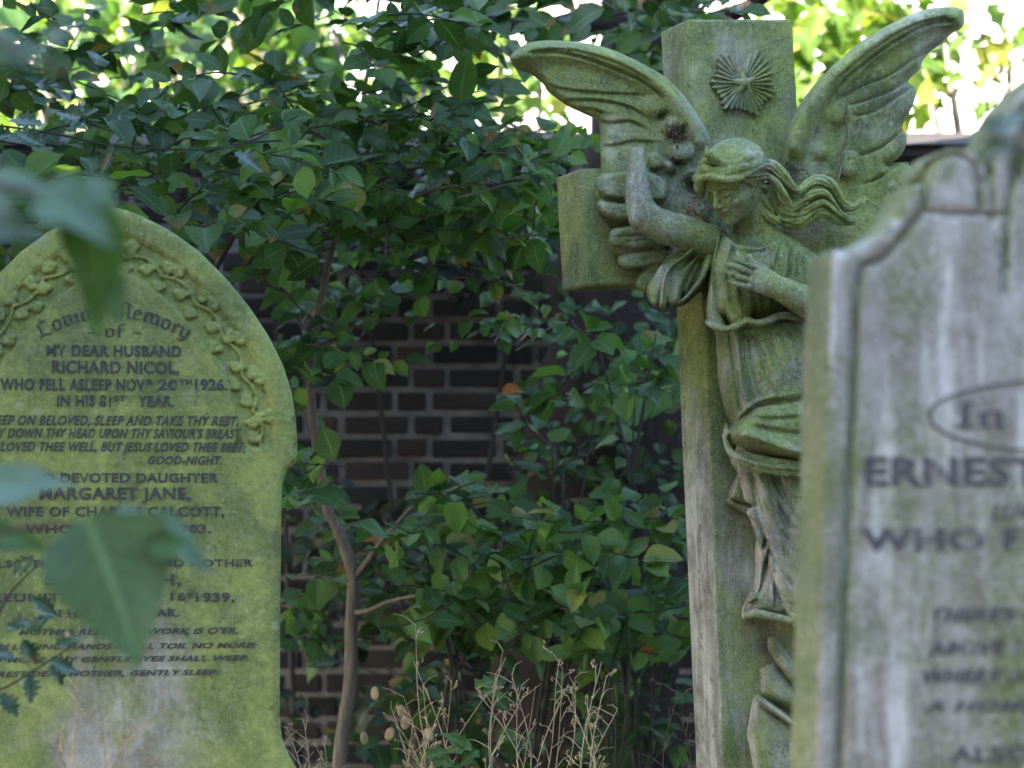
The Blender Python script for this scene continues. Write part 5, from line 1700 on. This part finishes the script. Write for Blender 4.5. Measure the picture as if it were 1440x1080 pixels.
# the crown over the graves
lv = Leaves(); r = random.Random(62)
def crown(lv, c, rad, n, r, ll, holes=0.0):
    for k in range(n):
        d = rv(r).normalized(); q = r.random() ** .4
        p = Vector((c[0] + d.x * rad[0] * q, c[1] + d.y * rad[1] * q, c[2] + d.z * rad[2] * q))
        l = ll * r.uniform(.6, 1.2)
        lv.put(p, (r.gauss(0, 1), r.gauss(0, 1), r.gauss(-.3, .4)), (r.gauss(0, .5), r.gauss(0, .5), 1), l, l * .7, 'ovate', .3, .5)
crown(lv, (.9, 7.6, 5.0), (1.5, 1.2, 1.0), 700, r, .20)
link('crown', lv.mesh('crown_leaves', 4), M['leaf_dark'], tk, True)

# --- big tree out to the left that shades the graves; its lowest boughs hang into the picture
r = random.Random(63)
bt = plant('tree', 'large shade tree whose dark boughs hang into the upper left of the picture', 'tree', (-3.4, 5.2, 0))
mb = MB()
mb.tube([(-3.4, 5.2, -.1), (-3.35, 5.2, 1.2), (-3.25, 5.15, 2.4), (-3.0, 5.1, 3.6), (-2.8, 5.0, 5.2)], [.30, .24, .22, .17, .06], 14)
for q in ([(-3.25, 5.2, 2.3), (-2.4, 5.5, 2.6), (-1.6, 5.6, 2.6), (-.9, 5.7, 2.5), (-.35, 5.8, 2.4)], [(-3.2, 5.2, 2.6), (-2.2, 6.0, 2.75), (-1.2, 6.4, 2.8), (-.3, 6.6, 2.7)], [(-3.0, 5.1, 3.4), (-2.0, 4.4, 4.2), (-.8, 4.0, 4.8)], [(-3.0, 5.1, 3.5), (-3.8, 4.2, 4.4), (-4.6, 3.4, 4.9)], [(-3.0, 5.1, 3.5), (-2.0, 6.2, 4.3), (-.8, 6.8, 4.9)]):
    mb.tube([Vector(p) for p in spl(q, 5)], [.05, .014, .008, .005], 7)
mb.build('trunk', M['bark_dark'], bt, True)
lv = Leaves(); st = MB()
fill(lv, st, [(-60, -60), (620, -60), (640, 20), (560, 60), (420, 30), (300, 20), (160, 40), (60, 60), (-60, 80)], 5.2, 6.6, 26, r, .085, face=.3)
fill(lv, st, [(-60, 60), (140, 60), (200, 90), (330, 70), (420, 110), (420, 170), (300, 185), (100, 185), (-60, 190)], 5.2, 6.6, 34, r, .085, face=.3)
fill(lv, st, [(420, 60), (560, 60), (700, 120), (720, 165), (560, 170), (430, 170)], 5.4, 6.4, 14, r, .085, face=.3)
fill(lv, st, [(540, 20), (680, 10), (690, 60), (640, 70), (560, 60)], 5.4, 6.4, 9, r, .09, face=.3)
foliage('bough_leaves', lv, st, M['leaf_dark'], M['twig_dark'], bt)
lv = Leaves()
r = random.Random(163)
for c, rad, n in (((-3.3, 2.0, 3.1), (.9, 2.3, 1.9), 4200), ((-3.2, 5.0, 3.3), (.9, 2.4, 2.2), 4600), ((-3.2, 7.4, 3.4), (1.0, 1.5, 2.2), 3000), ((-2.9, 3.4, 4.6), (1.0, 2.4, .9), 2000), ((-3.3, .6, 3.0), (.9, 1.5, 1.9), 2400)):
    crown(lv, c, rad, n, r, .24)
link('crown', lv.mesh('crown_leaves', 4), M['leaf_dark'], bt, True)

# --- unseen leaf screen added behind the camera and at right, to block low sky
r = random.Random(66)
hd = plant('sky_blocker', 'unseen leaf screen added behind the camera and at right to block low sky', 'sky_blocker', (0, -5.2, 0))
lv = Leaves()
run = [(-7.5 + 2.5 * i, -5.2) for i in range(6)] + [(6.4, -4.0 + 2.4 * i) for i in range(5)]
for x, y in run: crown(lv, (x, y + r.uniform(-.3, .3), 3.6), (1.7, 1.5, 4.0), 1500, r, .36)
link('foliage', lv.mesh('sky_blocker_leaves', 4), M['leaf_dark'], hd, True)
mb = MB()
mb.tube([(-7.5, -5.2, .12), (6.4, -5.2, .12), (6.4, 5.6, .12)], [.09, .09], 8)
for x, y in run: mb.tube([(x, y, -.1), (x + .1, y, 2.6)], [.09, .04], 8)
mb.build('stems', M['bark_dark'], hd, True)

# --- sunlit trees beyond the wall
def far_tree(label, x, y, h, crowns, seed, kind='ovate', ll=.12, n=900, mat='leaf_sun'):
    r = random.Random(seed)
    t_ = plant('tree', label, 'tree', (x, y, 0), 'sunlit trees beyond the wall')
    mb = MB(); mb.tube([(x, y, -.1), (x + .05, y, h * .4), (x + .1, y, h * .8)], [.11, .08, .03], 8)
    for c, rad in crowns: mb.tube([(x + .05, y, h * .4), ((x + c[0]) / 2, (y + c[1]) / 2, (h * .5 + c[2]) / 2), c], [.04, .025, .01], 6)
    mb.build('trunk', M['bark_grey'], t_, True)
    lv = Leaves()
    for c, rad in crowns:
        for k in range(int(n * rad[0] * rad[2])):
            d = rv(r).normalized(); q = r.random() ** .45
            # leaves hang in loose clumps
            j = Vector((sin(k * .7) * .12, cos(k * 1.3) * .12, sin(k * 2.1) * .10))
            p = Vector((c[0] + d.x * rad[0] * q, c[1] + d.y * rad[1] * q, c[2] + d.z * rad[2] * q)) + j
            l = ll * r.uniform(.6, 1.25)
            lv.put(p, (r.gauss(0, 1), r.gauss(0, .7), r.gauss(-.5, .6)), (r.gauss(0, .5), r.gauss(-.5, .5), .8), l, l * .85, kind, .3, .5)
    link('crown', lv.mesh('far_leaves', 5), M[mat], t_, True)


def W(px, py, Y): return tuple(at(px, py, Y))
far_tree('yellow green tree beyond the wall at the far left', -2.3, 12.0, 3.6, [(W(60, 60, 11.5), (.75, .6, .55)), (W(230, 20, 12), (.6, .6, .5)), (W(160, 150, 11), (.6, .5, .3))], 71, n=560)
far_tree('yellow green tree beyond the wall behind the sapling', -.9, 12.5, 3.6, [(W(400, 60, 12), (.5, .5, .45)), (W(540, 140, 12), (.5, .5, .25)), (W(330, 120, 12.5), (.5, .5, .35))], 72, n=560)
far_tree('small pale tree beyond the wall left of the wing', .1, 12.5, 3.4, [(W(700, 60, 13), (.55, .5, .4)), (W(600, 30, 13), (.5, .5, .35)), (W(730, 130, 12), (.34, .4, .2)), (W(760, 110, 11.5), (.3, .4, .2)), (W(700, 90, 11.6), (.3, .4, .25))], 73, n=480)
far_tree('maple like tree with lobed yellow green leaves behind the right wing', 1.3, 10.2, 3.3, [(W(1170, 60, 10), (.42, .5, .40)), (W(1210, 20, 10), (.4, .4, .3)), (W(1130, 130, 10.2), (.25, .4, .25))], 74, 'lobed', .15, 520)
far_tree('sparse lobed leaved branch beyond the wall between wing and grey headstone', 1.9, 10.0, 3.0, [(W(1300, 100, 9.6), (.13, .3, .14)), (W(1420, 85, 9.8), (.20, .3, .13)), (W(1330, 62, 9.6), (.12, .2, .08))], 75, 'lobed', .14, 900)

far_tree('mid green tree close behind the wall at the left, darker than its neighbours', -1.9, 9.9, 3.4, [(W(40, 110, 9.8), (.45, .4, .30)), (W(200, 70, 9.9), (.40, .4, .30)), (W(330, 30, 9.8), (.40, .4, .25))], 76, n=520, mat='leaf_mid')
far_tree('mid green tree close behind the wall between sapling and left wing', -.5, 9.9, 3.4, [(W(470, 40, 9.8), (.40, .4, .20)), (W(600, 100, 9.9), (.30, .4, .22)), (W(420, 130, 9.9), (.32, .4, .16))], 77, n=520, mat='leaf_mid')
# a bush beyond the grey headstone, at the foot of the wall
r = random.Random(78)
rb = plant('bush', 'bush at the foot of the wall hidden behind the grey headstone', 'bush', (1.9, 7.4, 0), 'bushes under the wall')
lv = Leaves(); st = MB()
for k in range(40):
    p = Vector((r.uniform(1.3, 2.6), r.uniform(7.0, 7.8), r.uniform(.2, 1.7)))
    spray(lv, st, p, (r.gauss(0, 1), r.gauss(-.3, .5), r.uniform(-.2, .5)), r.uniform(.15, .3), r, .09)
for k in range(4): st.tube([(1.9, 7.4, -.05), (1.5 + .25 * k, 7.4, .9), (1.3 + .4 * k, 7.4, 1.5)], [.008, .003], 6, False)
foliage('bush_leaves', lv, st, M['leaf_mid'], M['twig_dark'], rb)

# --- houses beyond
hs = empty('house', (3.6, 19.4, 0), 'pale rendered house with a brick bay, bright in the sun beyond the wall', 'house')
XS = at(1385, 100, 19).x
wb = MB(); wb.box((-1.5, 19.4, -.1), (XS, 27, 7.2)); wb.build('wall', M['render_white'], hs, True, smooth=False)
wb = MB(); wb.box((XS + .003, 19.0, -.1), (9, 27, 7.2)); wb.build('brick_bay', M['pale_brick'], hs, True, smooth=False)
rf = MB(); rf.add([(-1.9, 18.6, 7.2), (9.4, 18.6, 7.2), (9.4, 27.4, 7.2), (-1.9, 27.4, 7.2), (-1.9, 23, 10), (9.4, 23, 10)], [(0, 1, 5, 4), (2, 3, 4, 5), (0, 4, 3), (1, 2, 5), (0, 3, 2, 1)])
rf.build('roof', M['roof'], hs, True, smooth=False)
def window(parent, x, z, w, h, y):
    f = MB(); t_ = .07
    f.box((x, y - .05, z), (x + t_, y + .02, z + h)); f.box((x + w - t_, y - .05, z), (x + w, y + .02, z + h))
    f.box((x + t_, y - .05, z), (x + w - t_, y + .02, z + t_)); f.box((x + t_, y - .05, z + h - t_), (x + w - t_, y + .02, z + h)); f.box((x + t_, y - .04, z + h / 2 - .03), (x + w - t_, y + .02, z + h / 2 + .03))
    o = f.build('window', M['frame_white'], parent, True, smooth=False)
    g = MB(); g.box((x + t_, y - .015, z + t_), (x + w - t_, y - .002, z + h - t_))
    q = g.build('pane', M['glass'], None, smooth=False); q.parent = o; q.matrix_parent_inverse = (parent.matrix_basis @ o.matrix_parent_inverse).inverted()
for x, z in ((.4, 5.3), (2.2, 5.3), (2.2, 1.0), (5.6, 1.0), (5.6, 5.3)): window(hs, x, z, 1.0, 1.5, 19.4 if x < 5 else 19.0)
h2 = empty('house', (-5, 23, 0), 'pinkish brick house glimpsed through the leaves at the upper left', 'house')
wb = MB(); wb.box((-10, 23, -.1), (-2.6, 30, 6.4)); wb.build('wall', M['pale_brick'], h2, True, smooth=False)
rf = MB(); rf.add([(-10.4, 22.6, 6.4), (-2.2, 22.6, 6.4), (-2.2, 30.4, 6.4), (-10.4, 30.4, 6.4), (-10.4, 26.5, 9), (-2.2, 26.5, 9)], [(0, 1, 5, 4), (2, 3, 4, 5), (0, 4, 3), (1, 2, 5), (0, 3, 2, 1)])
rf.build('roof', M['roof'], h2, True, smooth=False)
for x, z in ((-9, 1.0), (-6.8, 1.0), (-4.6, 1.0)): window(h2, x, z, 1.0, 1.5, 23)

# --- sky and sun
world = bpy.data.worlds.new('World'); S.world = world; world.use_nodes = True
wn = world.node_tree.nodes; bg = wn['Background']
sky = wn.new('ShaderNodeTexSky'); sky.sky_type = 'NISHITA'; sky.sun_disc = False
SUN = Vector((-.75, -.34, .56)).normalized()
sky.sun_elevation = math.asin(SUN.z)
sky.sun_rotation = math.atan2(SUN.x, SUN.y)
world.node_tree.links.new(sky.outputs[0], bg.inputs['Color'])
bg.inputs['Strength'].default_value = .13
sl = bpy.data.lights.new('sun', 'SUN'); sl.energy = 4.5; sl.angle = radians(.55); sl.color = (1, .95, .86)
so = bpy.data.objects.new('sun', sl); COL.objects.link(so)
so.rotation_euler = SUN.to_track_quat('Z', 'Y').to_euler(); so.location = SUN * 30
S.view_settings.view_transform = 'Standard'; S.view_settings.look = 'None'
S.view_settings.gamma = 1.0
S.view_settings.exposure = 3.65
S.view_settings.use_white_balance = True
S.view_settings.white_balance_temperature = 6900
S.cycles.max_bounces = 8; S.cycles.transmission_bounces = 6; S.cycles.diffuse_bounces = 4; S.cycles.sample_clamp_indirect = 6
S.cycles.use_denoising = True
